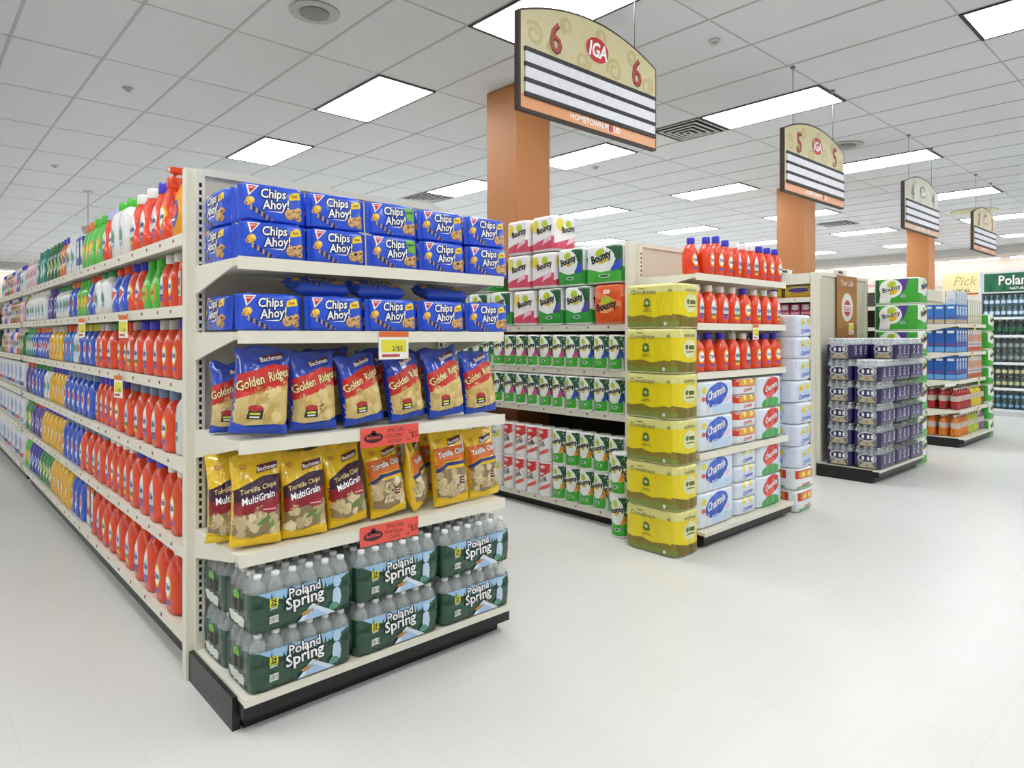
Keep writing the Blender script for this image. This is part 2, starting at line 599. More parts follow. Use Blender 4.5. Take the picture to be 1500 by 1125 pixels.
def endcap(x0, yb, shelves, deck, label, back_top=2.08, deck_front=2.36, width=1.26, poster=False):
    """shelves in front of an end panel whose front face is at yb; shelves: list of (z, front y)"""
    o = empty('endcap_shelving', (x0, yb, 0))
    # slotted uprights
    for ux in (0.03, 1.235):
        b = B(); b.box(ux, ux + 0.035, -0.032, 0, 0.13, back_top - .005, cream)
        z = 0.2
        while z < back_top - 0.06:
            b.box(ux + 0.012, ux + 0.022, -0.0335, -0.031, z, z + 0.018, slot_dark)
            z += 0.03
        obj('slotted_upright', b, o)
    b = B(); b.box(0.065, 1.235, -0.012, 0, 0.13, back_top - .03, backboard); obj('back_panel', b, o)
    b = B(); b.box(0.065, 1.235, -0.03, 0, back_top - .03, back_top, cream); obj('top_rail', b, o)
    for i, (z, fy) in enumerate(shelves):
        dep = yb - fy - 0.035
        sh = obj('shelf', shelf_mesh(width, dep, 0.042, seed=i + 40, marks=False), o)
        sh.location = (0.03, fy - yb, z)
        for bx in (0.026, 0.03 + width - .004):
            b = B()
            pr = [(bx, -dep, -0.03), (bx, 0 - .03, -0.115), (bx, 0 - .03, -0.001), (bx, -dep + .0, -0.001)]
            b.rings([pr, [(x + 0.008, y, z2) for x, y, z2 in pr]], cream, smooth=False)
            br = obj('bracket', b, o); br.location = (0, 0, z)
    df = deck_front - yb
    b = B()
    b.box(0.03, 0.03 + width, df, -0.005, deck - 0.02, deck, cream)
    b.box(0.03, 0.03 + width, df - 0.008, df, deck - 0.026, deck + 0.002, cream)
    obj('deck', b, o)
    b = B()
    b.box(0.03, 0.03 + width - .01, df + 0.004, -0.002, deck - 0.075, deck - 0.021, black_kick)
    b.box(0.05, 0.03 + width - .04, df + 0.055, -0.002, 0.0, deck - 0.074, black_kick)
    b.box(0.012, 0.04, df + 0.06, -0.002, 0.0, deck - 0.01, black_kick)
    obj('kick_plate', b, o)
    tag(o, label, 'shelving')
    return o

LV = [1.82, 1.52, 1.205, 0.872, 0.52, 0.17]
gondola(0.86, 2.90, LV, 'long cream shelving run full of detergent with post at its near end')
endcap(0.86, 2.90, [(1.678, 2.42), (1.412, 2.42), (1.018, 2.41), (0.617, 2.41)], 0.128, 'cream end shelving holding cookies, chips and bottled water')
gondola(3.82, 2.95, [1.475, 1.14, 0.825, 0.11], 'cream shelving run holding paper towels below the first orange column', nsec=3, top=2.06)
endcap(3.86, 2.95, [(1.808, 2.46), (1.477, 2.46), (1.148, 2.46), (0.615, 2.44)], 0.105, 'cream end shelving with red detergent above white toilet paper packs', back_top=2.06, deck_front=2.4)
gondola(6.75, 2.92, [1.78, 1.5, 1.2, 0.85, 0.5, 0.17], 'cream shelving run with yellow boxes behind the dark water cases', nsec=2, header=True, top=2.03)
endcap(6.77, 2.92, [], 0.13, 'low black-based end deck carrying the purple water cases', back_top=2.03, deck_front=2.34)
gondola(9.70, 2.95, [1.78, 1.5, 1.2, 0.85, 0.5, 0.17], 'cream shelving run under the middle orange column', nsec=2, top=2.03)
endcap(9.72, 2.95, [(1.54, 2.44), (1.18, 2.44), (0.83, 2.44), (0.46, 2.42)], 0.12, 'cream end shelving with drink cartons and juice bottles', back_top=1.9, deck_front=2.38)
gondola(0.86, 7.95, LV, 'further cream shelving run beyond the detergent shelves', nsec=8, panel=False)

# ------------------------------------------------------------------ product meshes
PAL = dict(red='#E84314', navy='#2B2FA8', white='#ECECE8', grey='#BEBFB8', slate='#6F86A6', purple='#45308F', lilac='#B9B9E0', lime='#4FC33A', green='#2E8B45',
           forest='#2C6B45', teal='#2F8F80', orange='#E07A2A', blue='#2A55C8', sky='#3A86DE', yellow='#F0BC1E', pink='#E9C3CF', amber='#F2A51F', cream='#E9DCC0')
CAPC = dict(PAL, navy='#3A36C8', yellow='#D9D02A')
def plastic(c, table=PAL):
    return mat('plastic ' + table[c].lstrip('#'), table[c], rough=0.28, coat=0.3, var=0.02)

def se(hw, hd, z, cx=0, cy=0, n=20, p=2.8):
    pts = []
    for k in range(n):
        a = 2 * PI * k / n
        c, s = math.cos(a), math.sin(a)
        pts.append((cx + hw * math.copysign(abs(c) ** (2 / p), c), cy + hd * math.copysign(abs(s) ** (2 / p), s), z))
    return pts

CACHE = {}
def tide_art(z, s=1.0, kind=0):
    """label on a red jug: bullseye with lettering"""
    if kind == 0:
        it = [ell(0, z, .040 * s, .047 * s, '#F2A63A'), ell(0, z, .036 * s, .043 * s, '#F7D84E', 2), ell(0, z, .030 * s, .036 * s, '#FFFFFF', 3)]
    else:
        it = [poly([(0.0, z + .07 * s), (.02 * s, z + .045 * s), (.034 * s, z), (.03 * s, z - .035 * s), (0, z - .05 * s), (-.03 * s, z - .035 * s), (-.034 * s, z), (-.02 * s, z + .045 * s)], '#F4F4F0'),
              ell(0, z - .005 * s, .022 * s, .03 * s, '#BFE0EA', 2), poly([(-.03 * s, z - .035 * s), (.03 * s, z - .035 * s), (.02 * s, z - .05 * s), (-.02 * s, z - .05 * s)], '#3B50A8' if kind == 1 else '#3F9A55', 3)]
    it += [T('Tide', 0, z - .012 * s, .034 * s, '#2A3590', 4, off=0.03, rot=8), ell(0, z - .062 * s, .03 * s, .009 * s, '#5A5AC0' if kind != 2 else '#E8C93A', 1)]
    return it

def other_art(c, z, h):
    pairs = {'white': ('#7FB7D8', '#4F9A63'), 'blue': ('#E8EEF8', '#D94A3A'), 'sky': ('#E04030', '#F4F4F4'), 'yellow': ('#E98A2E', '#F6F0D8'), 'lime': ('#F0A23A', '#E9E24A'), 'green': ('#E6E2C8', '#C8D84A'),
             'purple': ('#C8B8E8', '#6E60C0'), 'teal': ('#BFE6D8', '#E8E8D0'), 'forest': ('#D9E0B0', '#8FC070'), 'pink': ('#FFFFFF', '#D070A0'), 'orange': ('#F6E0A0', '#3848A8'), 'amber': ('#2E4FA8', '#E0402A'),
             'navy': ('#DDE4F4', '#5AA0D8'), 'cream': ('#C07840', '#B03838'), 'red': ('#FFFFFF', '#3848A8')}
    a, d = pairs.get(c, ('#FFFFFF', '#4060A0'))
    return [ell(0, z, .036, h, a), ell(.004, z + h * .15, .026, h * .5, d, 2, rot=15), rect(-.022, z - h * .55, .022, z - h * .4, '#FFFFFF' if d != '#FFFFFF' else '#3040A0', 3)]

def cap_mesh(c, r=0.029, z0=0.222, h=0.047, cx=0, cy=0, key='cap'):
    k = (key, c, r, z0, h, cx)
    if k not in CACHE:
        b = B()
        rs = []
        n = 24
        for rr, z in ((r * .98, z0), (r, z0 + .003), (r, z0 + h * .8), (r * .93, z0 + h), (r * .6, z0 + h)):
            rs.append([(cx + (rr + (0.0008 if i % 2 else 0)) * math.cos(2 * PI * i / n), cy + (rr + (0.0008 if i % 2 else 0)) * math.sin(2 * PI * i / n), z) for i in range(n)])
        b.rings(rs, plastic(c, CAPC))
        CACHE[k] = b.data('cap')
    return CACHE[k]

def jug(style, body, cap, var=0):
    """returns [body mesh, (part, mesh)...]; overall about .16 wide, .27 tall, front -Y"""
    k = ('jug', style, body, var)
    bm_ = plastic(body)
    if k not in CACHE:
        b = B()
        if style == 'jug':
            prof = [(.064, .042, 0, 0), (.072, .047, .006, 0), (.076, .050, .05, 0), (.0755, .050, .10, 0), (.074, .049, .145, .001), (.069, .046, .165, .002), (.053, .039, .192, .002), (.036, .032, .210, 0), (.026, .026, .218, 0), (.024, .024, .228, 0)]
        elif style == 'open':
            prof = [(.064, .042, 0, 0), (.072, .047, .006, 0), (.076, .050, .045, 0), (.066, .049, .075, -.010), (.052, .047, .11, -.023), (.047, .044, .15, -.026), (.043, .038, .18, -.024), (.036, .033, .205, -.016), (.027, .027, .218, -.008), (.024, .024, .228, -.006)]
        elif style == 'big':
            prof = [(.066, .05, 0, 0), (.074, .056, .006, 0), (.077, .06, .10, 0), (.077, .06, .19, 0), (.07, .056, .225, 0), (.05, .045, .245, 0), (.034, .034, .252, 0), (.03, .03, .262, 0)]
        elif style == 'round':
            prof = [(.05, .035, 0, 0), (.064, .042, .01, 0), (.077, .048, .07, 0), (.076, .048, .11, 0), (.062, .042, .155, 0), (.042, .034, .185, 0), (.028, .028, .205, 0), (.025, .025, .222, 0)]
        elif style == 'bottle':
            prof = [(.048, .036, 0, 0), (.055, .042, .006, 0), (.055, .043, .06, 0), (.050, .040, .10, 0), (.054, .042, .14, 0), (.050, .040, .175, 0), (.036, .032, .20, 0), (.024, .024, .216, 0), (.021, .021, .226, 0)]
        elif style == 'slim':
            prof = [(.035, .03, 0, 0), (.04, .035, .006, 0), (.04, .035, .17, 0), (.036, .032, .21, 0), (.02, .02, .235, 0), (.016, .016, .245, 0)]
        elif style == 'trigger':
            prof = [(.045, .03, 0, 0), (.055, .038, .006, 0), (.057, .04, .08, 0), (.05, .036, .13, 0), (.036, .03, .17, 0), (.022, .022, .2, 0), (.016, .016, .222, 0)]
        b.rings([se(a, d, z, cx) for a, d, z, cx in prof], bm_)
        n0 = len(b.bm.faces)
        if style in ('jug', 'open') and body == 'red':
            b.decal(tide_art(.105, 1.0, var % 3), origin=(-.018 if style == 'open' else 0, 0, 0), lift=0.0006, maxlen=.02)
        elif style == 'slim':
            b.decal([rect(-.02, .05, .02, .17, '#DDE8E0'), ell(0, .07, .016, .012, '#3FA05A', 2), T('free', 0, .11, .02, '#334', 2) if False else rect(-.012, .1, .012, .14, '#5A6A80', 2)], lift=0.0006, maxlen=.02)
        elif style == 'round':
            b.decal([ell(0, .085, .05, .05, '#F0A23A'), ell(0, .085, .038, .038, '#8FD34A', 2), T('Gain', 0, .075, .036, '#E9452A', 3, off=.03, rot=10)], lift=.0006, maxlen=.02)
        else:
            b.decal(other_art(body, .1, .055), origin=(-.018 if style == 'open' else 0, 0, 0), lift=.0006, maxlen=.02)
        if style == 'open':
            b.tube([(.012, 0, .198), (.034, 0, .194), (.055, 0, .178), (.066, 0, .15), (.068, 0, .115), (.064, 0, .082), (.056, 0, .062), (.040, 0, .05)], [.012, .015, .016, .0155, .0145, .015, .018, .02], bm_, 10)
        if style == 'jug':
            b.tube([(.014, .012, .206), (.042, .01, .192), (.06, .006, .165), (.066, 0, .13), (.062, 0, .10)], [.013, .016, .018, .016, .010], bm_, 10)
        CACHE[k] = b.data('detergent_' + ('bottle' if style in ('bottle', 'slim', 'trigger') else 'jug'))
    if style == 'trigger':
        kk = ('trig', cap)
        if kk not in CACHE:
            t = B(); m = plastic(cap, CAPC)
            t.lathe([(.018, .222), (.02, .235), (.014, .245), (.012, .262)], m, 14)
            t.box(-.016, .016, -.05, .03, .258, .282, m, bev=.005)
            t.box(-.01, .01, -.062, -.05, .262, .278, plastic('white'), bev=.002)
            t.tube([(0, -.03, .26), (0, -.04, .24), (0, -.035, .215)], .006, m, 6)
            CACHE[kk] = t.data('spray_head')
        return [CACHE[k], ('spray_head', CACHE[kk])]
    cx = {'open': -.006}.get(style, 0)
    r = {'bottle': .025, 'slim': .018, 'big': .034, 'round': .027}.get(style, .029)
    z0 = {'big': .258, 'slim': .24, 'round': .217, 'bottle': .22}.get(style, .223)
    h = {'slim': .03, 'bottle': .04}.get(style, .046)
    return [CACHE[k], ('cap', cap_mesh(cap, r, z0, h, cx))]

def carton(name, wd, dp, h, cols, text=None, tcol='#FFFFFF'):
    k = ('carton', name, cols)
    if k not in CACHE:
        b = B()
        b.box(-wd / 2, wd / 2, -dp / 2, dp / 2, 0, h, ink(cols[0], .4), bev=.002)
        it = [rect(-wd * .5, h * .02, wd * .5, h * .22, cols[1]), ell(0, h * .62, wd * .36, h * .2, cols[2], 1), rect(-wd * .3, h * .3, wd * .3, h * .36, cols[3], 1)]
        it += [rect(-wd * .5, 0, -wd * .47, h, '#3A3E4A', 2), rect(wd * .47, 0, wd * .5, h, '#3A3E4A', 2), rect(-wd * .3, h * .8, wd * .3, h * .9, '#F0F0EC', 1)]
        if text:
            it.append(T(text, 0, h * .57, wd * .3, tcol, 3, off=.03, rot=8))
        for (o_, U) in (((0, -dp / 2, 0), (1, 0, 0)), ((-wd / 2, 0, 0), (0, -1, 0)), ((wd / 2, 0, 0), (0, 1, 0)), ((0, dp / 2, 0), (-1, 0, 0))):
            sc = 1 if U[0] else dp / wd
            its = [([tuple((x * sc, y) for x, y in t) for t in q[0]], q[1], q[2]) for n_, q in enumerate(it) if not (U[1] and n_ == 1)]
            b.decal(its, origin=o_, U=U, ray=False, lift=.0005)
        CACHE[k] = b.data(name)
    return [CACHE[k]]

# --- cookie pack
film_blue = mat('cookie film blue', '#2556DC', rough=0.3, coat=0.35, var=0.08, scale=18, bump=0.5)
def cookie_pack(var=0):
    k = ('cookie', var)
    if k in CACHE:
        return [CACHE[k]]
    W, H, D = .25, .138, .058
    b = B()
    rs = []
    for x, fy, fz in ((-.137, .03, .94), (-.124, .05, .96), (-.120, .45, .93), (-.112, .82, .97), (-.095, 1, 1), (-.05, 1.03, 1), (0, 1.05, 1.0), (.05, 1.03, 1), (.095, 1, 1), (.112, .82, .97), (.120, .45, .93), (.124, .05, .96), (.137, .03, .94)):
        ring = []
        n = 28
        for i in range(n):
            a = 2 * PI * i / n
            c, s = math.cos(a), math.sin(a)
            y = D / 2 * fy * math.copysign(abs(c) ** .45, c)
            z = H / 2 + H / 2 * fz * math.copysign(abs(s) ** .45, s)
            nz = noise.noise(Vector((x * 30 + var * 9, y * 25, z * 30))) * .003 * (fy > .3)
            ring.append((x, y - nz, z + nz * .5 * (z > .02)))
        rs.append(ring)
    b.rings(rs, film_blue)
    bmesh.ops.recalc_face_normals(b.bm, faces=b.bm.faces)
    zc = H / 2
    it = [poly([(-.112, zc + .060), (-.062, zc + .060), (-.104, zc + .018)], '#FFFFFF', 1), poly([(-.106, zc + .056), (-.071, zc + .056), (-.1, zc + .027)], '#D8382E', 2), T('NABISCO', -.093, zc + .046, .009, '#FFFFFF', 3, rot=0, off=0),
          ell(-.098, zc + .002, .016, .014, '#F3C02B', 2), ell(-.106, zc - .008, .012, .01, '#E8A81F', 2), ell(-.094, zc + .006, .009, .008, '#FFE27A', 3)]
    it += OT('Chips', -.008, zc + .018, .048, '#FFFFFF', '#0C1650', 3, rot=3, off=.03, shear=.15, xs=.95, grow=.085)
    it += OT('Ahoy!', .004, zc - .022, .048, '#FFFFFF', '#0C1650', 3, rot=6, off=.03, shear=.15, xs=.95, grow=.085)
    it += [poly([(-.035, zc - .034), (.03, zc - .03), (.028, zc - .035)], '#FFFFFF', 3)]
    for q in range(9):
        x0 = -.098 + q * .0105
        z0 = zc - .014 - q * .0055
        it.append(poly([(x0, z0), (x0 + .006, z0 - .002), (x0 + .004, z0 - .022 + q * .001), (x0 - .003, z0 - .018)], '#3A2416' if q % 2 else '#C9A36A', 2))
    if var == 1:
        it += [poly([(.052, zc + .058), (.108, zc + .058), (.108, zc - .004), (.066, zc + .004)], '#6CB13A', 2), poly([(.06, zc + .04), (.104, zc + .044), (.104, zc + .034), (.064, zc + .03)], '#2E6B22', 3)]
    else:
        it += [poly([(.056, zc + .016), (.108, zc + .026), (.104, zc + .052), (.084, zc + .05), (.060, zc + .040)], '#F4D02C', 2), T('Real', .082, zc + .03, .014, '#8A5A12', 3, rot=10)]
    for cx, cz, r in ((.062, zc - .036, .021), (.083, zc - .03, .018), (.1, zc - .02, .014), (.098, zc - .046, .014)):
        it.append(ell(cx, cz, r * 1.1, r * .95, '#C99655', 3)); it.append(ell(cx - .002, cz + .002, r * .9, r * .78, '#E2B67A', 4))
        rnd = random.Random(int(cx * 1e4))
        for _ in range(6):
            it.append(ell(cx + rnd.uniform(-.6, .6) * r, cz + rnd.uniform(-.5, .5) * r, .0028, .0022, '#4A2414', 5, n=6))
    b.decal(it, lift=.0006, maxlen=.012)
    CACHE[k] = b.data('cookie_pack')
    return [CACHE[k]]

# --- chip bags
def bag(kind, var=0):
    k = ('bag', kind, var)
    if k in CACHE:
        return [CACHE[k]]
    W, H, D = (.225, .325, .105) if kind == 'ridges' else (.205, .345, .1)
    base = mat('chip bag film blue', '#2247B8', rough=.16, coat=.9, var=.2, scale=14, bump=1.0) if kind == 'ridges' else mat('chip bag film yellow', '#EFC51C', rough=.18, coat=.8, var=.08, scale=14, bump=.8)
    b = B(); rs = []
    for z, fy, fw in ((0, .12, 1.02), (.012, .38, 1.0), (.03, .68, .97), (.06, .92, .94), (.09, 1.0, .92), (.12, 1.04, .915), (.15, 1.02, .915), (.18, .96, .91), (.21, .84, .91), (.24, .68, .915), (.265, .5, .93), (.285, .33, .955), (.30, .16, .98), (.312, .05, 1.0), (H, .03, 1.01)):
        ring = []
        n = 48
        for i in range(n):
            a = 2 * PI * i / n
            c, s = math.cos(a), math.sin(a)
            x = W / 2 * fw * math.copysign(abs(c) ** .62, c)
            y = D / 2 * fy * math.copysign(abs(s) ** .8, s)
            v = Vector((x * 16 + var * 7.3, y * 10, z * 16))
            nz = noise.noise(v) * .011 + noise.noise(v * 2.7) * .007 + noise.noise(Vector((x * 60, 3 + var, z * 9))) * .004 * (z > .2)
            amp = min(1, fy + .45)
            zz = z + (noise.noise(Vector((x * 16 + var * 3, 0, 5))) * .022 + abs(x) * .06 * math.sin(var * 2.1)) * max(0, min(1, (z - .2) / .1))
            ring.append((x + nz * .3, y + nz * amp * (1 if abs(x) < W * .46 else .3), max(0, zz)))
        rs.append(ring)
    b.rings(rs, base)
    bmesh.ops.recalc_face_normals(b.bm, faces=b.bm.faces)
    hw = W / 2
    rnd = random.Random(5 + var)
    it = []
    if kind == 'ridges':
        it += [poly([(-.11, .21), (-.11, .12), (.11, .19), (.11, .26), (.03, .262), (-.03, .235)], '#CF2A1F', 2),
               poly([(-.11, .135), (-.105, .035), (-.06, .026), (.05, .034), (.105, .05), (.11, .195)], '#D9BE7A', 1)]
        for _ in range(22):
            x, z = rnd.uniform(-.09, .09), rnd.uniform(.045, .19)
            if z < .13 + (x + .11) * .33:
                it.append(ell(x, z, rnd.uniform(.016, .028), rnd.uniform(.013, .022), rnd.choice(['#E6CE8E', '#CDAE66', '#DDC27C', '#C9A85E']), 2, rot=rnd.uniform(0, 180), n=10))
        it += [poly([(-.03, .262), (.075, .29), (.08, .312), (-.02, .286)], '#5A1A2A', 3)] + [T('Bachman', .028, .276, .026, '#FFFFFF', 4, rot=14, off=.02)]
        it += OT('Golden', -.05, .168, .05, '#F6E3A0', '#7A1414', 4, rot=21, off=.02, shear=.25, xs=.68, grow=.04)
        it += OT('Ridges', .056, .206, .05, '#F6E3A0', '#7A1414', 4, rot=21, off=.02, shear=.25, xs=.68, grow=.04)
        it += [poly([(-.06, .05), (-.002, .05), (.0, .085), (-.055, .085)], '#1E2A1E', 4), ell(-.03, .09, .03, .012, '#B83030', 5), rect(-.05, .066, -.01, .074, '#D8E04A', 5), rect(-.048, .055, -.012, .061, '#F0F0F0', 5),
               ell(.055, .06, .026, .026, '#DCC078', 5), ell(.052, .062, .02, .02, '#E8D090', 6),
               poly([(-.112, .0), (.112, .0), (.112, .035), (.03, .03), (-.05, .022), (-.112, .04)], '#2850C8', 5)]
    else:
        main = '#5C1320' if kind == 'multigrain' else '#D86A1E'
        dark = '#3A1838' if kind == 'multigrain' else '#26306E'
        it += [ell(-.055, .295, .014, .009, '#C8501E', 2), ell(-.055, .295, .010, .006, '#F3D23A', 3), T('NO', -.055, .292, .009, '#A03018', 4),
               poly([(-.005, .268), (.082, .285), (.085, .312), (0.0, .298)], '#5A1A2A', 3), T('Bachman', .04, .281, .022, '#FFFFFF', 4, rot=10, off=.02)]
        if kind == 'multigrain':
            it += [poly([(-.1, .205), (-.1, .12), (.1, .16), (.1, .262), (.02, .258)], dark, 1), poly([(-.1, .16), (-.1, .105), (.1, .15), (.1, .20)], '#8E1D24', 2)]
            it += [T('Tortilla Chips', .0, .205, .026, '#E9D48A', 4, rot=12, off=.01, shear=.2)] + OT('MultiGrain', .0, .165, .038, '#FFFFFF', '#3A0A10', 4, rot=12, off=.02, shear=.2, xs=.8, grow=.03)
            it += [ell(.04, .135, .035, .016, '#A02838', 5), rect(.015, .131, .065, .135, '#E8C8C0', 6)]
            top = lambda x: .115 + (x + .1) * .2
        else:
            it += [poly([(-.1, .165), (-.04, .2), (.1, .2), (.1, .268), (-.1, .262)], main, 1), poly([(-.1, .165), (-.04, .195), (.1, .195), (.1, .18), (-.03, .18), (-.1, .148)], dark, 3)]
            it += OT('Tortilla', -.035, .222, .034, '#FFFFFF', '#5A2408', 4, rot=6, off=.02, shear=.15, xs=.85, grow=.03) + OT('Chips', .055, .23, .034, '#FFFFFF', '#5A2408', 4, rot=6, off=.02, shear=.15, xs=.85, grow=.03)
            top = lambda x: .165
        it += [poly([(-.1, .045), (-.02, .03), (.1, .055), (.1, top(.1)), (-.1, top(-.1))], '#8E7A58', 1)]
        for _ in range(26):
            x, z = rnd.uniform(-.085, .085), rnd.uniform(.045, .16)
            if z < top(x) - .012:
                a = rnd.uniform(0, 360)
                r = rnd.uniform(.016, .027)
                pts = [(x + r * math.cos(math.radians(a + q)), z + r * math.sin(math.radians(a + q))) for q in (0, 60, 120, 200, 240, 320)]
                it.append(poly(pts, rnd.choice(['#D9C89C', '#C4B084', '#E4D6B0', '#B39E70', '#CBB98C']), 2))
        if kind == 'multigrain':
            it += [ell(.02, .09, .03, .008, '#5E8A3A', 3, rot=30), ell(.05, .075, .02, .006, '#6F9A44', 3, rot=60)]
        else:
            it += [rect(.02, .09, .05, .125, '#7A2A3A', 4), rect(.024, .1, .046, .104, '#E8E0D0', 5), rect(.024, .112, .046, .116, '#E8E0D0', 5)]
        it += [poly([(-.105, .0), (.105, .0), (.105, .04), (.02, .036), (-.03, .026), (-.105, .034)], '#F4CE20', 4)]
    b.decal(it, lift=.0008, maxlen=.010)
    CACHE[k] = b.data('chip_bag')
    return [CACHE[k]]

# --- bottled water case (24 bottles in shrink film)
clearp = mat('clear bottle plastic', '#E8F0F2', rough=0.04, var=.02, alpha=0.3, coat=.6)
film = mat('clear shrink film', '#F2F6F6', rough=0.07, var=.02, scale=30, bump=0.9, alpha=0.16, coat=1.0)
def water_bottle(color='g'):
    k = ('wb', color)
    if k not in CACHE:
        b = B()
        lab = ink('#2E6B4A') if color == 'g' else ink('#3A3270')
        b.lathe([(.025, 0), (.0295, .006), (.0295, .06), (.030, .061), (.030, .125), (.0295, .126), (.0295, .14), (.024, .16), (.013, .178), (.0125, .186)], clearp, 12, mf=lambda i, j: lab if i == 3 else clearp)
        CACHE[k] = b.data('bottle')
        b = B(); b.lathe([(.0145, .184), (.0145, .198), (.012, .2)], mat('bottle cap white', '#F4F4F4', rough=.4), 12); CACHE[('wc', color)] = b.data('bottle_cap')
    return CACHE[k], CACHE[('wc', color)]

def case_wrap(color):
    k = ('wrap', color)
    if k in CACHE:
        return CACHE[k]
    W, D = .4, .248
    green = mat('case print ' + color, '#1F4D38' if color == 'g' else '#241C52', rough=.25, coat=.35, var=.15, scale=20, bump=.4)
    b = B()
    def ring(z, ins, amp):
        pts = []
        nx, ny = 6, 4
        hw, hd, r = W / 2 - ins, D / 2 - ins, .03
        per = []
        S = 8
        for i in range(nx * S + 1):
            t = i / (nx * S)
            per.append((-hw + r + (2 * hw - 2 * r) * t, -hd - amp * abs(math.sin(PI * t * nx)) + amp * .5))
        for a in range(1, 4):
            q = -PI / 2 + PI / 2 * a / 4
            per.append((hw - r + r * math.cos(q), -hd + r + r * math.sin(q)))
        for i in range(ny * S + 1):
            t = i / (ny * S)
            per.append((hw + amp * abs(math.sin(PI * t * ny)) - amp * .5, -hd + r + (2 * hd - 2 * r) * t))
        for a in range(1, 4):
            q = PI / 2 * a / 4
            per.append((hw - r + r * math.cos(q), hd - r + r * math.sin(q)))
        for i in range(nx * S + 1):
            t = i / (nx * S)
            per.append((hw - r - (2 * hw - 2 * r) * t, hd + amp * abs(math.sin(PI * t * nx)) - amp * .5))
        for a in range(1, 4):
            q = PI / 2 + PI / 2 * a / 4
            per.append((-hw + r + r * math.cos(q), hd - r + r * math.sin(q)))
        for i in range(ny * S + 1):
            t = i / (ny * S)
            per.append((-hw - amp * abs(math.sin(PI * t * ny)) + amp * .5, hd - r - (2 * hd - 2 * r) * t))
        for a in range(1, 4):
            q = PI + PI / 2 * a / 4
            per.append((-hw + r + r * math.cos(q), -hd + r + r * math.sin(q)))
        return [(x, y, z + (noise.noise(Vector((x * 20, y * 20, z * 9))) * .002 if z > .01 else 0)) for x, y in per]
    R = [ring(0, .012, 0), ring(.004, .003, .003), ring(.06, 0, .005), ring(.115, 0, .005), ring(.142, .001, .004), ring(.165, .008, .006), ring(.188, .018, .006), ring(.2025, .032, .002)]
    n = len(R[0])
    S1 = 49 + 3
    def mf(i, j):
        if i >= 4:
            return film
        # ends: clear window with a printed band
        fy = R[0][j][1]
        end = abs(R[0][j][0]) > W / 2 - .03
        if end and abs(fy) < .075 and i >= 1:
            return film
        return green
    b.rings(R, green, cap0=True, cap1=False, mf=mf)
    b.rings([R[-1], [(x * .98, y * .98, .204) for x, y, z in R[-1]]], film, cap0=False, cap1=True)
    rnd = random.Random(3)
    it = []
    if color == 'g':
        it += [poly([(-.175, .142), (-.12, .112), (0, .1), (.1, .108), (.185, .142)], '#9CC4E4', 1)]
        for q in range(26):
            x = -.185 + q * .0148
            h0 = .112 + rnd.uniform(-.004, .03)
            it.append(poly([(x - .009, .09), (x + .009, .09), (x, h0)], rnd.choice(['#1F4A36', '#2A5C44', '#173B2C']), 2))
        it += [poly([(-.035, .0), (.13, .0), (.10, .02), (.06, .042), (.03, .062), (.015, .05), (0, .03)], '#DCE8F6', 3), poly([(-.0, .006), (.09, .006), (.05, .032), (.025, .045)], '#A9C8EC', 4),
               poly([(-.02, .035), (.0, .022), (.035, .035), (.03, .046)], '#B98A4A', 4), poly([(.03, .046), (.075, .055), (.07, .068), (.04, .05)], '#B98A4A', 4)]
        it += OT('Poland', .0, .108, .047, '#FFFFFF', '#13261C', 6, rot=3, off=.02, grow=.09) + OT('Spring', .0, .068, .06, '#FFFFFF', '#13261C', 6, rot=4, off=.02, grow=.09)
        it += [rect(-.135, .088, -.102, .118, '#E4E23A', 5), T('24', -.1185, .1, .022, '#111111', 6, off=.03), rect(-.13, .092, -.107, .097, '#111111', 6), rect(-.133, .079, -.104, .086, '#B8C8BC', 5),
               rect(-.135, .03, -.1, .056, '#E8ECE8', 5)] + [rect(-.131 + q * .0045, .034, -.129 + q * .0045, .052, '#222222', 6) for q in range(7)]
        it += [poly([(.112, .03), (.14, .03), (.145, .06), (.14, .09), (.128, .1), (.115, .09), (.11, .06)], '#C4DAF0', 5), poly([(.118, .1), (.136, .1), (.146, .12), (.134, .14), (.122, .14), (.112, .12)], '#B8D4F0', 5), ell(.115, .03, .02, .014, '#5E9A80', 6)]
        end = [poly([(-.06, .012), (.06, .012), (.075, .05), (-.075, .05)], '#DDE2DA', 3), ell(0, .09, .05, .034, '#14221C', 3), ell(0, .12, .03, .016, '#6FB83E', 4), rect(-.03, .055, .03, .062, '#7A8A80', 4)]
    else:
        for cx in (-.11, .02, .14):
            it += [rect(cx - .03, .03, cx + .03, .125, '#3C3478', 1), ell(cx, .085, .018, .022, '#E6E6F0', 2), ell(cx, .085, .012, .014, '#2A2260', 3), rect(cx - .02, .045, cx + .02, .056, '#D8D8E8', 2), rect(cx - .01, .115, cx + .01, .125, '#FFFFFF', 3)]
        end = [poly([(-.08, .008), (.08, .008), (.04, .05), (-.04, .05)], '#B8A98A', 3), ell(0, .095, .085, .045, '#C6C4C0', 2), ell(0, .095, .072, .034, '#2A2450', 3)] + [rect(q - .012, .078, q + .012, .112, '#F0F0F0', 4) for q in (-.035, .012, .05)] + [ell(0, .03, .006, .007, '#202020', 4)]
    b.decal(it, lift=.0007, maxlen=.011)
    b.decal(end, U=(0, -1, 0), lift=.0007, maxlen=.012)
    b.decal(end, U=(0, 1, 0), lift=.0007, maxlen=.012)
    CACHE[k] = b.data('water_case')
    return CACHE[k]

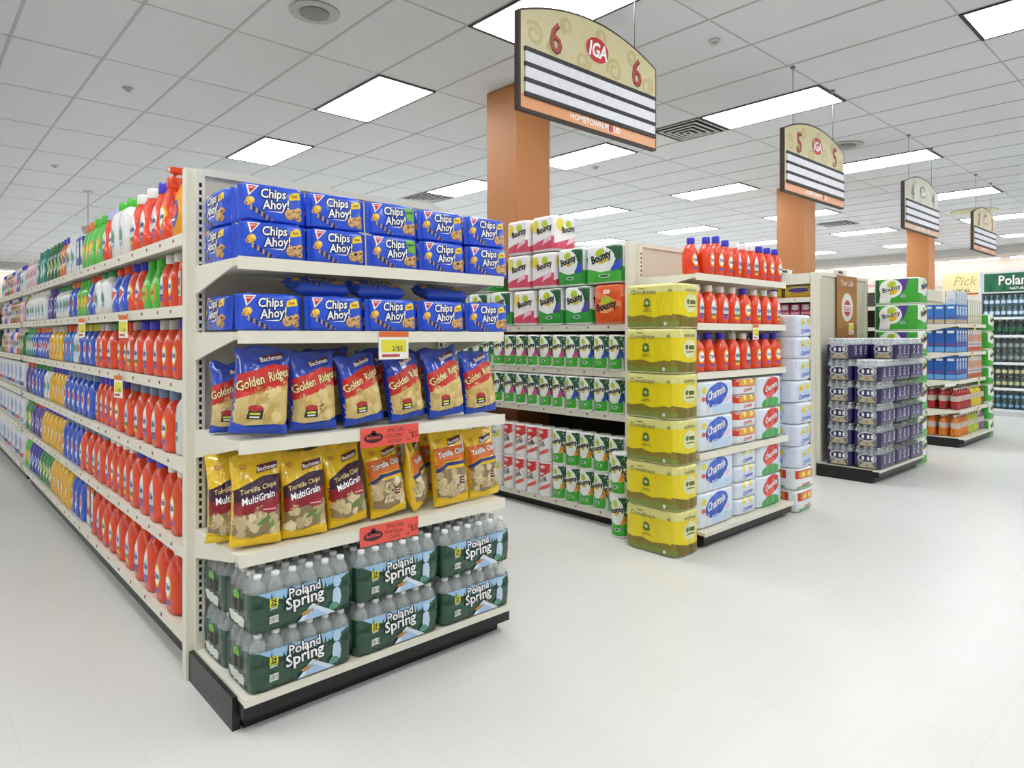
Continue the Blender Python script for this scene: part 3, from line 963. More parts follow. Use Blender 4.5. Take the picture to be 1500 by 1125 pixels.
def water_case(x, y, z, color='g', bottles=True, rz=0):
    o = bpy.data.objects.new('water_case', case_wrap(color))
    C.objects.link(o)
    o.location = (x, y, z)
    o.rotation_euler = (0, 0, rz)
    if bottles:
        bo, ca = water_bottle(color)
        for i in range(6):
            for j in range(4):
                q = bpy.data.objects.new('bottle', bo); C.objects.link(q); q.parent = o
                q.location = (-.162 + i * .0648, -.0905 + j * .0603, .0035)
                c = bpy.data.objects.new('bottle_cap', ca); C.objects.link(c); c.parent = q
    return o

# --- soft paper packs
def soft_pack(name, W, D, H, base, front=(), side=(), cols=3, rows=2, rad=.045, bulge=.006, top=None, var=0, zmats=None):
    k = ('soft', name, W, H, var)
    if k in CACHE:
        return [CACHE[k]]
    b = B()
    def ring(z, ins, f):
        per = []
        hw, hd = W / 2 - ins, D / 2 - ins
        r = min(rad, hw * .9, hd * .9)
        S = 6
        def edge(n, fn):
            for i in range(n * S + 1):
                t = i / (n * S)
                per.append(fn(t, bulge * f * abs(math.sin(PI * t * n))))
        edge(cols, lambda t, a: (-hw + r + (2 * hw - 2 * r) * t, -hd - a))
        for a in range(1, 5):
            q = -PI / 2 + PI / 2 * a / 5
            per.append((hw - r + r * math.cos(q), -hd + r + r * math.sin(q)))
        edge(rows, lambda t, a: (hw + a, -hd + r + (2 * hd - 2 * r) * t))
        for a in range(1, 5):
            q = PI / 2 * a / 5
            per.append((hw - r + r * math.cos(q), hd - r + r * math.sin(q)))
        edge(cols, lambda t, a: (hw - r - (2 * hw - 2 * r) * t, hd + a))
        for a in range(1, 5):
            q = PI / 2 + PI / 2 * a / 5
            per.append((-hw + r + r * math.cos(q), hd - r + r * math.sin(q)))
        edge(rows, lambda t, a: (-hw - a, hd - r - (2 * hd - 2 * r) * t))
        for a in range(1, 5):
            q = PI + PI / 2 * a / 5
            per.append((-hw + r + r * math.cos(q), -hd + r + r * math.sin(q)))
        out = []
        for x, y in per:
            nz = noise.noise(Vector((x * 18 + var * 5, y * 18, z * 18))) * .0025
            out.append((x + nz, y + nz, z))
        return out
    zs = [(0, .02, 0), (.004, .008, .3), (.014, .001, .8), (H * .2, 0, 1), (H * .4, 0, .8), (H * .6, 0, .8), (H * .8, 0, 1), (H - .014, .001, .8), (H - .004, .008, .3), (H, .022, 0)]
    m = mat('soft film ' + base.lstrip('#'), base, rough=.3, coat=.25, var=.03, scale=14, bump=.35)
    tm = mat('soft film ' + top.lstrip('#'), top, rough=.3, coat=.25, var=.03, scale=14, bump=.35) if top else m
    b.rings([ring(*q) for q in zs], m, mf=lambda i, j: tm if i >= 7 or i <= 1 else m)
    if front:
        b.decal(front, lift=.0007, maxlen=.014)
    if side:
        sd = front if side == 'front' else side
        b.decal(sd, U=(0, -1, 0), lift=.0007, maxlen=.014)
        b.decal(sd, U=(0, 1, 0), lift=.0007, maxlen=.014)
    CACHE[k] = b.data(name)
    return [CACHE[k]]

def bounty_art(W, H, sx, accent, main='#45AE36', dark='#1E5A34', white='#F2F4EE', txt=True, big=False):
    """white circle with tilted lettering on a green wrap; sx scales the lettering; W, H of the face"""
    h = W / 2
    it = [rect(-h, H * .04, h, H * .97, white, 1), poly([(-h, H * .05), (h, H * .05), (h, H * .36), (-h * .1, H * .3), (-h, H * .42)], main, 2),
          poly([(h * .15, H * .96), (h, H * .96), (h, H * .3), (h * .55, H * .36), (h * .75, H * .62)], dark, 2), poly([(h * .62, H * .3), (h, H * .4), (h, H * .62), (h * .8, H * .55), (h * .45, H * .36)], accent, 3),
          ell(-h * .05, H * .66, h * .74, H * .27, white, 3), ell(-h * .15, H * .8, h * .28, H * .1, '#B8CC2E', 4, rot=20), ell(h * .0, H * .6, h * .3, H * .08, '#E6C62E', 4, rot=10)]
    if txt:
        it += OT('Bounty', -h * .05, H * .6, W * .3 * sx, '#FFFFFF', '#FFFFFF', 5, rot=14, off=.05, xs=.8, grow=.05)
        it += [T('Bounty', -h * .05, H * .6, W * .3 * sx, '#161616', 7, rot=14, off=.045, xs=.8)]
    it += [ell(h * .1, H * .2, h * .34, H * .045, '#CFE6D0', 4), ell(h * .1, H * .2, h * .26, H * .03, '#3A6A48', 5)]
    return it

def towel_roll(accent, style='bounty'):
    k = ('roll', style, accent)
    if k in CACHE:
        return CACHE[k]
    b = B()
    r, H = .066, .275
    wr = mat('towel wrap white', '#EFEFEA', rough=.4, coat=.1, var=.02, bump=.15, scale=20)
    b.lathe([(r * .5, .001), (r * .93, 0), (r, .008), (r, H * .5), (r, H - .008), (r * .93, H), (r * .35, H - .003)], wr, 24)
    W = r * 1.96
    if style == 'bounty':
        it = bounty_art(W, H, 1.2, accent)
    elif style == 'red':
        h = W / 2
        it = [rect(-h, H * .05, h, H * .95, '#F1ECE8', 1), poly([(-h, H * .95), (h, H * .95), (h, H * .72), (-h, H * .45)], '#D93A38', 2), poly([(-h, H * .18), (h, H * .40), (h, H * .28), (-h, H * .1)], '#E06058', 2), ell(0, H * .85, h * .4, H * .05, '#E9D8D0', 3)]
        it += [T('Big', 0, H * .62, .032, '#FFFFFF', 4, rot=14, off=.04)] + OT('Roll', 0, H * .42, .06, '#161616', '#FFFFFF', 4, rot=14, off=.04, xs=.9, grow=.05)
    else:
        h = W / 2
        it = [rect(-h, H * .04, h, H * .96, '#EFEFEA', 1), ell(h * .1, H * .62, h * .9, H * .16, '#D9D43A', 2), ell(-h * .05, H * .68, h * .75, H * .12, '#F4F4F0', 3), T('Basic', 0, H * .6, .048, '#2A3A8A', 4, off=.03, xs=.85), ell(-h * .3, H * .78, h * .25, H * .07, '#A8BC3A', 4), rect(-h * .6, H * .12, h * .5, H * .13, '#9AA0A8', 2)]
    b.decal(it, lift=.0005, maxlen=.018)
    CACHE[k] = b.data('paper_towel_roll')
    return CACHE[k]

# ------------------------------------------------------------------ stock: detergent aisle
ROWS = [
 [(3.12, 3.26, 1, 'trigger', 'amber', 'red'), (3.26, 3.41, 1, 'open', 'red', 'red'), (3.41, 3.56, 1, 'open', 'red', 'navy'), (3.56, 3.75, 1, 'open', 'red', 'white'), (3.75, 3.95, 1, 'open', 'red', 'white'), (3.95, 4.28, 2, 'big', 'white', 'lime'), (4.28, 4.58, 2, 'open', 'red', 'lilac'), (4.58, 4.93, 2, 'open', 'lime', 'lime'), (4.93, 5.21, 2, 'open', 'lime', 'orange'), (5.25, 5.48, 2, 'carton', 'blue', 'white'), (5.48, 5.76, 2, 'bottle', 'white', 'white'), (5.76, 6.03, 2, 'bottle', 'orange', 'navy'), (6.03, 6.3, 2, 'bottle', 'forest', 'forest'), (6.3, 6.65, 2, 'bottle', 'forest', 'green'), (6.65, 7.16, 3, 'bottle', 'teal', 'teal'), (7.16, 7.85, 4, 'bottle', 'pink', 'white')],
 [(3.12, 3.19, 1, 'slim', 'red', 'navy'), (3.2, 3.32, 1, 'jug', 'red', 'white'), (3.32, 3.45, 1, 'jug', 'red', 'white'), (3.45, 3.59, 1, 'round', 'lime', 'lime'), (3.59, 3.74, 1, 'round', 'lime', 'lime'), (3.74, 3.87, 1, 'open', 'red', 'navy'), (3.87, 4.01, 1, 'open', 'red', 'navy'), (4.01, 4.17, 1, 'open', 'blue', 'red'), (4.17, 4.37, 1, 'open', 'blue', 'red'), (4.37, 4.72, 2, 'big', 'white', 'green'), (4.72, 5.02, 2, 'open', 'blue', 'red'), (5.02, 5.39, 3, 'bottle', 'lime', 'lime'), (5.39, 5.68, 2, 'jug', 'blue', 'orange'), (5.68, 6.18, 4, 'bottle', 'white', 'green'), (6.18, 6.58, 3, 'bottle', 'purple', 'purple'), (6.58, 7.56, 6, 'big', 'white', 'white'), (7.56, 7.85, 2, 'bottle', 'white', 'yellow')],
 [(3.12, 3.25, 1, 'jug', 'red', 'navy'), (3.25, 3.54, 2, 'jug', 'red', 'grey'), (3.54, 3.86, 2, 'jug', 'red', 'navy'), (3.86, 4.02, 1, 'jug', 'red', 'grey'), (4.02, 4.26, 2, 'jug', 'red', 'red'), (4.26, 4.49, 1, 'jug', 'red', 'green'), (4.49, 4.8, 2, 'jug', 'red', 'grey'), (4.8, 5.32, 3, 'jug', 'blue', 'yellow'), (5.32, 5.53, 2, 'bottle', 'white', 'grey'), (5.53, 5.92, 3, 'jug', 'sky', 'red'), (5.92, 6.52, 4, 'jug', 'yellow', 'grey'), (6.52, 7.39, 6, 'bottle', 'blue', 'orange'), (7.39, 7.85, 4, 'bottle', 'teal', 'lime')],
 [(3.12, 3.21, 1, 'slim', 'white', 'white'), (3.21, 4.05, 5, 'jug', 'red', 'slate'), (4.05, 4.29, 1, 'jug', 'red', 'purple'), (4.29, 4.82, 4, 'jug', 'red', 'navy'), (4.82, 5.84, 6, 'jug', 'blue', 'slate'), (5.84, 6.49, 5, 'jug', 'yellow', 'navy'), (6.49, 6.82, 2, 'bottle', 'white', 'green'), (6.82, 7.35, 3, 'jug', 'blue', 'green'), (7.35, 7.85, 4, 'jug', 'purple', 'red')],
 [(3.12, 3.40, 2, 'jug', 'red', 'white'), (3.40, 3.94, 3, 'jug', 'red', 'navy'), (3.94, 4.52, 4, 'jug', 'red', 'white'), (4.52, 5.23, 4, 'jug', 'red', 'slate'), (5.23, 5.86, 4, 'jug', 'blue', 'slate'), (5.86, 6.82, 6, 'jug', 'yellow', 'navy'), (6.82, 7.43, 4, 'bottle', 'purple', 'red'), (7.43, 7.85, 3, 'bottle', 'green', 'green')],
 [(3.13, 3.31, 1, 'jug', 'red', 'white'), (3.31, 3.67, 2, 'jug', 'red', 'navy'), (3.67, 4.08, 2, 'jug', 'red', 'white'), (4.08, 4.42, 2, 'jug', 'red', 'green'), (4.42, 4.89, 3, 'jug', 'red', 'slate'), (4.91, 5.14, 2, 'carton', 'orange', 'orange'), (5.14, 5.58, 3, 'jug', 'blue', 'yellow'), (5.58, 6.42, 5, 'jug', 'yellow', 'green'), (6.42, 6.97, 4, 'bottle', 'green', 'green'), (6.97, 7.56, 4, 'bottle', 'navy', 'blue'), (7.56, 7.85, 2, 'bottle', 'lime', 'yellow')],
]
SHW = ['top', 'second', 'third', 'fourth', 'fifth', 'bottom']
CW = dict(navy='blue', slate='grey-blue', lime='bright green', lilac='pale lilac', forest='dark green', sky='light blue', amber='amber', grey='pale grey')
WN = dict(jug='jug', open='open-handled jug', big='large jug', round='round jug', bottle='bottle', slim='slim bottle', trigger='spray bottle')
cw = lambda c: CW.get(c, c)
MAXH = [.30, .255, .27, .285, .31, .31]
for ri, row in enumerate(ROWS):
    z = LV[ri] + .0045
    n = 0
    for (ya, yb, cnt, st, bo, ca) in row:
        pitch = (yb - ya) / cnt
        for q in range(cnt):
            yc = ya + pitch * (q + .5)
            if st == 'carton':
                p = carton('detergent_box_' + bo, pitch * .9, .12, .24, (PAL[bo], '#F0F0F0', '#F6E8C0' if bo == 'orange' else '#F4F4F4', '#2A3A9A'))
                o = build('detergent_box', p, (.975, yc, z), LEFT)
                tag(o, f'{cw(bo)} detergent box, {ORD[n]} product from the white post, {SHW[ri]} shelf of detergent aisle', 'box', f'products on the {SHW[ri]} detergent shelf')
            else:
                p = jug(st, bo, ca, var=(n // 2) % 3 if bo == 'red' else 0)
                wid = {'bottle': .112, 'slim': .083, 'trigger': .116}.get(st, .157)
                sx = min(1.12, pitch * .97 / wid)
                hz = MAXH[ri] / .27 * (.97 if ri else 1.0)
                hz = min(hz, 1.12)
                if st == 'big':
                    hz *= .9
                o = build('detergent_' + ('bottle' if st in ('bottle', 'slim', 'trigger') else 'jug'), p, (.885 + .05 * 1.2 + random.uniform(0, .008), yc, z), LEFT, scale=(sx, max(1.0, min(1.3, sx * 1.3)), hz))
                tag(o, f'{cw(bo)} {WN[st]}, {cw(ca)} {"trigger" if st == "trigger" else "cap"}, {ORD[n]} product from the white post, {SHW[ri]} detergent shelf', 'detergent', f'products on the {SHW[ri]} detergent shelf')
            n += 1

# further run: bottles high, paper packs low
far = [('white', 'navy'), ('blue', 'white'), ('pink', 'white'), ('orange', 'blue'), ('green', 'white'), ('red', 'white')]
for ri in range(3):
    for q in range(14):
        bo, ca = far[(q // 2 + ri * 2) % 6]
        y = 8.15 + q * .13
        o = build('cleaner_bottle', jug('bottle', bo, ca), (.95, y, LV[ri] + .0045), LEFT, scale=(1.05, 1.1, 1.0))
        tag(o, f'{cw(bo)} cleaner bottle with {cw(ca)} cap, {ORD[q]} along, {SHW[ri]} shelf beyond the detergents', 'bottle', 'cleaner bottles beyond the detergents')
dia = [soft_pack('tissue_bag', .3, .2, .26, '#E8EAEE', [ell(0, .15, .1, .07, ['#7FA0D8', '#9AC0E0', '#B8B0D0'][v]), rect(-.13, .03, .13, .07, ['#3A58A0', '#88A8C8', '#C04A50'][v], 2)], cols=2, var=v) for v in range(3)]
for ri in range(3, 6):
    for q in range(7):
        o = build('tissue_bag', dia[(q + ri) % 3], (1.0, 8.2 + q * .33, LV[ri] + .0045), LEFT)
        tag(o, f'white printed paper goods bag, {ORD[q]} along the {SHW[ri]} shelf beyond the detergents', 'paper pack', 'paper bags beyond the detergents')

def price_tag(loc, rz, w_, h, label, hd='#E07030', cols=('#F4F0DC', '#E6DE3A')):
    b = B()
    b.box(-w_ / 2, w_ / 2, -.0008, 0, -h, 0, ink('#F4F2E8'))
    b.decal([rect(-w_ / 2, -h * .2, w_ / 2, 0, hd), rect(-w_ * .42, -h * .75, w_ * .42, -h * .3, cols[1]), T('2/$5', w_ * .12, -h * .7, w_ * .2, '#222222', 2, off=0), rect(-w_ * .4, -h * .92, w_ * .2, -h * .82, '#C05050')], origin=(0, -.0008, 0), ray=False, lift=.0004)
    o = obj('price_tag', b); o.location = loc; o.rotation_euler = (0, 0, rz)
    return tag(o, label, 'price tag', 'hanging price tags')
price_tag((.847, 3.86, 1.502), LEFT + .25, .085, .115, 'yellow hanging price tag on the second detergent shelf, nearer the post')
price_tag((.847, 4.9, 1.502), LEFT + .25, .085, .115, 'yellow hanging price tag on the second detergent shelf, further from the post')
price_tag((.847, 3.96, 1.19), LEFT + .25, .085, .115, 'yellow hanging price tag on the third detergent shelf')
price_tag((1.53, 2.408, 1.415), 0, .145, .115, 'yellow and white price tag hanging above the ridged chip bags')
price_tag((4.66, 2.448, 1.478), 0, .085, .11, 'yellow price tag hanging under the second red detergent shelf')
price_tag((7.56, 2.882, 1.56), 0, .13, .15, 'yellow price tag at the foot of the brown poster')

def special(loc, l1, l2, label):
    b = B()
    b.box(0, .28, -.001, 0, -.08, 0, ink('#EE5A4C'))
    ik = '#4A1A28'
    b.decal([ell(.06, -.043, .045, .02, ik, 1), T('Bachman', .06, -.047, .019, '#EE5A4C', 2, off=.02), ell(.06, -.022, .012, .01, ik, 1), T('SPECIAL', .165, -.026, .024, ik, 1, off=0), T(l1, .155, -.048, .02, ik, 1, off=0, shear=.15), T(l2, .16, -.07, .02, ik, 1, off=0, shear=.15),
             T('2/', .235, -.04, .022, ik, 1, off=0), T('$5', .258, -.058, .036, ik, 1, off=0), T('OR', .225, -.07, .014, ik, 1, off=0)], origin=(0, -.001, 0), ray=False, lift=.0004)
    o = obj('sale_card', b); o.location = loc
    return tag(o, label, 'sign', 'red sale cards')
special((1.368, 2.399, 1.025), 'GOLDEN', 'RIDGES', 'red handwritten sale card under the ridged chip bags')
special((1.366, 2.399, .628), 'TORTILLA', 'CHIPS', 'red handwritten sale card under the tortilla chip bags')

# ------------------------------------------------------------------ stock: cookie shelves
def put_cookie(x, y, z, label, var=0, rz=0, rx=-.06, ry=0):
    o = build('cookie_pack', cookie_pack(var), (x, y, z), rz + random.uniform(-.02, .02), rx, ry, scale=(.93, 1, 1))
    tag(o, label, 'cookies', 'blue cookie packs on the end shelves')
for tier in range(2):
    for q in range(5):
        v = 1 if q == 2 else (2 if (q + tier) % 2 else 0)
        put_cookie(1.045 + q * .262, 2.475 + tier * .012, 1.683 + tier * .1405, f'blue cookie pack{" with green flash" if v == 1 else ""}, {ORD[q]} from the post, {["lower", "upper"][tier]} tier of top shelf', v)
        if q != 2:
            put_cookie(1.05 + q * .262, 2.553 + tier * .012, 1.683 + tier * .1405, f'blue cookie pack hidden behind the {ORD[q]} front pack, {["lower", "upper"][tier]} tier of top shelf', 0)
for tier in range(2):
    put_cookie(.935, 2.728, 1.683 + tier * .1405, f'blue cookie pack turned towards the detergent aisle, {["lower", "upper"][tier]} tier of top shelf', 2, rz=LEFT, rx=-.05)
for q in range(5):
    put_cookie(1.03 + q * .265, 2.475, 1.417, f'blue cookie pack, {ORD[q]} from the post in front row of second shelf', (0, 2, 0, 2, 0)[q])
put_cookie(.935, 2.72, 1.417, 'blue cookie pack turned towards the detergent aisle on the second shelf', 2, rz=LEFT)
for q in range(4):
    put_cookie(1.38 + q * .262, 2.552, 1.417, f'blue cookie pack standing behind the front row, {ORD[q]} from the post, second shelf', 0)
for q in range(3):
    put_cookie(1.27 + q * .27 + (.08 if q == 2 else 0), 2.515, 1.578, f'blue cookie pack lying on top of the second shelf row, {ORD[q]} from the post', 2 if q == 1 else 0, rx=-1.27)

# chip bags
def put_bag(kind, x, y, z, label, var, ry=0, rz=0, rx=-.12, s=1.0):
    o = build('chip_bag', bag(kind, var), (x, y, z + abs(math.sin(ry)) * .11 + .003), rz, rx, ry, (s * .93, s, s * .98))
    tag(o, label, 'chips', 'chip bags on the end shelves')
RB = 'blue and red ridged chip bag'
for x, y, ry, rz, v, s, l in ((.985, 2.475, .10, -.12, 0, 1.0, f'{RB} at the post end, front and leaning forward'), (1.208, 2.49, .03, .0, 1, .94, f'{RB}, second from the post'), (1.432, 2.485, -.09, .05, 2, .90, f'{RB}, third from the post, under the price tag edge'),
                             (1.65, 2.49, -.08, .12, 3, .90, f'{RB} below the hanging price tag'), (1.855, 2.48, -.07, .02, 4, .95, f'{RB}, second from the far end'), (2.06, 2.485, -.05, .0, 5, .92, f'{RB} at the far end of its shelf')):
    put_bag('ridges', x, y, 1.024, l, v, ry, rz, s=s)
for x, y, v, l in ((.965, 2.655, 2, f'{RB} turned to the detergent aisle behind the front one'), (1.155, 2.66, 3, f'{RB} in the shaded back row, nearest the post'.replace('nearest', 'next to')), (1.36, 2.66, 1, f'{RB} in the shaded back row, second along'), (1.6, 2.66, 0, f'{RB} in the shaded back row, third along'), (1.85, 2.66, 2, f'{RB} in the shaded back row, at the far end')):
    put_bag('ridges', x, y, 1.024, l, v, 0, -.35 if x < 1 else 0, s=.85 if x < 1 else .97, rx=-.05)
MG, OG = 'yellow multigrain tortilla chip bag with maroon band', 'yellow and orange tortilla chip bag'
for kd, x, y, ry, rz, v, s, l in (('multigrain', .975, 2.475, .04, -.12, 0, .98, f'{MG}, front one at the post end'), ('multigrain', 1.165, 2.475, .0, -.12, 1, .95, f'{MG}, second along the front'), ('multigrain', 1.362, 2.49, -.06, .1, 2, .95, f'{MG}, third along the front'),
                                 ('strips', 1.555, 2.49, -.09, .05, 0, .93, f'{OG}, first after the multigrain bags'), ('strips', 1.737, 2.53, -.06, .75, 1, .93, f'{OG} twisted sideways in the middle'), ('strips', 1.88, 2.475, -.02, 0, 2, 1.0, f'{OG}, tall one second from the far end'), ('strips', 2.08, 2.48, -.05, .0, 3, .95, f'{OG} at the far end of its shelf')):
    put_bag(kd, x, y, .622, l, v, ry, rz, s=s)
for kd, x, y, rz, v, l in (('multigrain', .935, 2.60, -.25, 3, f'{MG}, directly behind the front one'), ('multigrain', .985, 2.735, -.2, 1, f'{MG} hard against the post'), ('multigrain', 1.17, 2.66, 0, 2, f'{MG} in the back row'), ('strips', 1.42, 2.67, 0, 1, f'{OG} in the back row beside the multigrain'), ('strips', 1.66, 2.68, 0, 2, f'{OG} in the middle of the back row'), ('strips', 1.92, 2.66, 0, 0, f'{OG} in the back row at the far end')):
    put_bag(kd, x, y, .622, l, v, 0, rz, s=.96, rx=-.05)

# bottled water
for tier in range(2):
    for q in range(3):
        for r in range(2):
            o = water_case(1.113 + q * .4145, 2.481 + r * .2595, .1325 + tier * .2075, 'g')
            tag(o, f'green shrink-wrapped water case, {ORD[q]} from the post, {["lower", "upper"][tier]} tier, {["front", "back"][r]} row', 'water case', 'green water cases on the bottom deck')

# ------------------------------------------------------------------ stock: paper towel side
rnd = random.Random(11)
def roll(x, y, z, accent, style, label, s=1.0, rz=LEFT):
    o = build('paper_towel_roll', [towel_roll(accent, style)], (x, y, z), rz + rnd.uniform(-.2, .2), scale=(s, s, s * .94 if z > .8 else s))
    tag(o, label, 'paper towel', 'single paper towel rolls')
for tier, zz in enumerate((1.145, .83)):
    for q in range(17):
        y = 3.09 + q * .142
        if tier == 0:
            acc = '#2F4FC0' if q < 3 else ('#D6498F' if q < 10 else '#2A6E44')
        else:
            acc = '#2F4FC0' if q < 4 else ('#D6498F' if q < 9 else '#2A6E44')
        nm = {'#2F4FC0': 'blue', '#D6498F': 'pink', '#2A6E44': 'dark green'}[acc]
        roll(3.865, y, zz, acc, 'bounty', f'paper towel roll with {nm} print, {ORD[q]} from the yellow packs, {["higher", "lower"][tier]} middle shelf')
for tier in range(2):
    zz = .115 + tier * .2765
    q = 0
    for y in [3.09 + k * .142 for k in range(5)]:
        roll(3.865, y, zz, '#E89A2E', 'bounty', f'paper towel roll with orange print, {ORD[q]} from yellow packs, {["lower", "upper"][tier]} tier, bottom shelf'); q += 1
    for k, y in enumerate([3.81 + k * .142 for k in range(4)]):
        roll(3.865, y, zz, 'r', 'red', f'red and white big roll paper towel, {ORD[k]} along, {["lower", "upper"][tier]} tier on bottom shelf')
    for k, y in enumerate([4.39 + k * .142 for k in range(8)]):
        roll(3.865, y, zz, 'w', 'basic', f'white paper towel roll with yellow swoosh, {ORD[k]} along, {["lower", "upper"][tier]} tier on bottom shelf')
for k in range(2):
    roll(3.735, 2.955, .001 + k * .2915, '#E89A2E', 'bounty', f'loose paper towel roll with orange print stacked on the floor, {["lower", "upper"][k]} of two', s=1.055)

def art_pack(W, H, accent, main='#2F9A3A', dark='#1E5A34', s=1.0):
    return bounty_art(W * .86, H, s, accent, main, dark)
gp = soft_pack('towel_pack', .27, .26, .29, '#1F5A38', art_pack(.27, .29, '#5A4AA8'), 'front', cols=2, rows=2, top='#E8EEE4', var=1)
gp2 = soft_pack('towel_pack', .27, .26, .29, '#20633A', art_pack(.27, .29, '#2F4FC0'), 'front', cols=2, rows=2, top='#E8EEE4', var=2)
pk = soft_pack('towel_pack', .27, .26, .285, '#EDE6E2', [rect(-.12, .02, .12, .26, '#F1ECEA'), poly([(-.12, .02), (.12, .02), (.12, .12), (.02, .1), (-.12, .06)], '#D8506A', 2), ell(-.07, .21, .035, .05, '#EBD84A', 3), ell(.03, .2, .06, .05, '#F6F2EE', 3), ell(.03, .22, .035, .03, '#B8CC2E', 4), T('Bounty', .03, .16, .065, '#161616', 5, rot=12, off=.04, xs=.85), poly([(0, .05), (.1, .09), (.1, .13), (.03, .1)], '#F0C8D0', 4)], 'front', cols=2, rows=2, top='#F2EFEA', var=3)
op = soft_pack('towel_pack', .27, .26, .29, '#E0561E', [poly([(-.12, .2), (.12, .12), (.12, .16), (-.12, .26)], '#F08A5A', 2), ell(0, .13, .09, .05, '#F09A6A', 3, rot=10), ell(.0, .17, .05, .03, '#B8CC2E', 4), T('Bounty', 0, .11, .075, '#161616', 5, rot=12, off=.04, xs=.85), rect(-.03, .22, .03, .25, '#F6D8C8', 3)], 'front', cols=2, rows=2, top='#E8784A', var=4)
bigb = soft_pack('towel_pack', .345, .24, .285, '#1E5A34', bounty_art(.32, .285, .85, '#2F4FC0'), bounty_art(.2, .285, .9, '#5A4AA8'), cols=3, rows=2, top='#DDE6DC', var=5)
ptop = [(3.145, op, 'orange'), (3.445, gp, 'green, white and purple'), (3.74, gp, 'green and white'), (4.035, pk, 'white and pink'), (4.33, gp2, 'green and blue'), (4.63, gp, 'dark green'), (4.93, gp2, 'green with blue accent'), (5.23, gp, 'plain dark green')]
for q, (y, p, nm) in enumerate(ptop):
    o = build('towel_pack', p, (3.935, y, 1.48), LEFT)
    tag(o, f'{nm} paper towel pack, {ORD[q]} from the yellow packs on the top shelf', 'paper towel pack', 'paper towel packs on the top shelf')
for y, z, p, l in ((4.107, 1.775, pk, 'white and pink paper towel pack, second layer of the tallest stack'), (4.107, 2.065, pk, 'white and pink paper towel pack topping the tallest stack by the column'), (3.81, 1.775, pk, 'white and pink paper towel pack beside the tallest stack'), (3.81, 2.065, pk, 'white and pink paper towel pack on top, nearer the camera end'),
                   (3.514, 1.775, gp2, 'green and blue paper towel pack next to the large blue one'), (4.63, 1.775, gp, 'dark green paper towel pack peeping over the cookie shelf end')):
    o = build('towel_pack', p, (3.935, y, z), LEFT)
    tag(o, l, 'paper towel pack', 'paper towel packs stacked high')
o = build('towel_pack', bigb, (3.925, 3.183, 1.775), LEFT)
tag(o, 'large green and blue paper towel pack beside the end panel, on the orange pack', 'paper towel pack')

# yellow recycled-paper packs stacked on the floor at the corner
ss_f = [poly([(-.2, .01), (.2, .01), (.2, .075), (.12, .085), (.03, .07), (-.06, .088), (-.14, .078), (-.2, .09)], '#8E7E2C', 2), poly([(-.2, .01), (.2, .01), (.2, .045), (.05, .05), (-.1, .042), (-.2, .05)], '#84903E', 3),
        poly([(-.2, .23), (.2, .23), (.2, .285), (-.2, .285)], '#E6E08C', 2), ell(-.13, .238, .018, .016, '#8A9A3A', 3), ell(-.13, .238, .011, .01, '#E0DA8A', 4), T('smallsteps', -.03, .225, .037, '#8A8658', 4, off=.015), rect(-.09, .256, -.05, .261, '#5A5A3A', 4),
        ell(-.02, .17, .026, .024, '#5E7A34', 4), ell(-.02, .15, .03, .014, '#5E7A34', 4), ell(-.02, .165, .014, .012, '#C8D080', 5), rect(-.045, .118, .01, .122, '#7A7A30', 4), rect(-.06, .108, .025, .111, '#7A7A30', 4),
        ell(.15, .238, .014, .012, '#A8A858', 4), ell(.12, .03, .01, .012, '#E8E8E0', 5)]
ss_s = [poly([(-.13, .01), (.13, .01), (.13, .08), (-.02, .07), (-.13, .09)], '#7A6A22', 2), poly([(-.13, .23), (.13, .23), (.13, .285), (-.13, .285)], '#E0DA8A', 2), ell(0, .16, .07, .06, '#E6E6B0', 2), ell(-.03, .17, .018, .016, '#5A6A2A', 4), rect(0, .155, .05, .18, '#5A6A2A', 4), rect(-.04, .135, .05, .143, '#6A7A3A', 4), T('smallsteps', 0, .235, .03, '#8A8658', 4)]
ssp = soft_pack('tissue_pack', .42, .265, .287, '#F0DA18', ss_f, ss_s, cols=3, rows=2, top='#EDECC8', rad=.06, bulge=.008, var=7)
# their narrow face towards the main aisle shows the price print
def ss_mesh():
    k = ('ssp',)
    return ssp
for q in range(6):
    o = build('tissue_pack', ssp, (3.715 + rnd.uniform(-.006, .006), 2.61, .001 + q * .2885), LEFT + rnd.uniform(-.02, .02))
    tag(o, f'yellow toilet paper pack, {["lowest", "second from the floor", "third from the floor", "fourth from the floor", "fifth from the floor", "topmost"][q]} in the corner stack', 'toilet paper pack', 'yellow toilet paper packs')

# ------------------------------------------------------------------ stock: red detergent end shelves
def put_jug(x, z, st, ca, label, v, s, y=2.535):
    o = build('detergent_jug', jug(st, 'red', ca, v), (x, y, z + .0045), rnd.uniform(-.12, .12), scale=s)
    tag(o, label, 'detergent', 'red detergent jugs on the end shelves')
caps = ['navy', 'navy', 'navy', 'white', 'white', 'white', 'navy', 'navy', 'navy']
put_jug(3.985, 1.808, 'open', 'navy', 'red detergent jug with open handle and blue cap at the stack end of top shelf', 0, (.82, 1, .92), 2.56)
for q, ca in enumerate(caps):
    put_jug(4.105 + q * .1235, 1.808, 'jug', ca, f'red detergent jug, {cw(ca)} cap, {ORD[q]} after the open-handled jug on top shelf', (0 if ca == 'navy' else 1 + q % 2), (.77, 1, 1.03 if q == 1 else .97), 2.52)
for q, ca in enumerate(['white', 'white', 'white', 'white', 'navy', 'white', 'white', 'white']):
    put_jug(3.99 + q * .157, 1.477, 'jug', ca, f'red detergent jug, {cw(ca)} cap, {ORD[q]} from the yellow packs on middle jug shelf', (0 if ca == 'navy' else 1 + q % 2), (.93, 1, .98), 2.53)
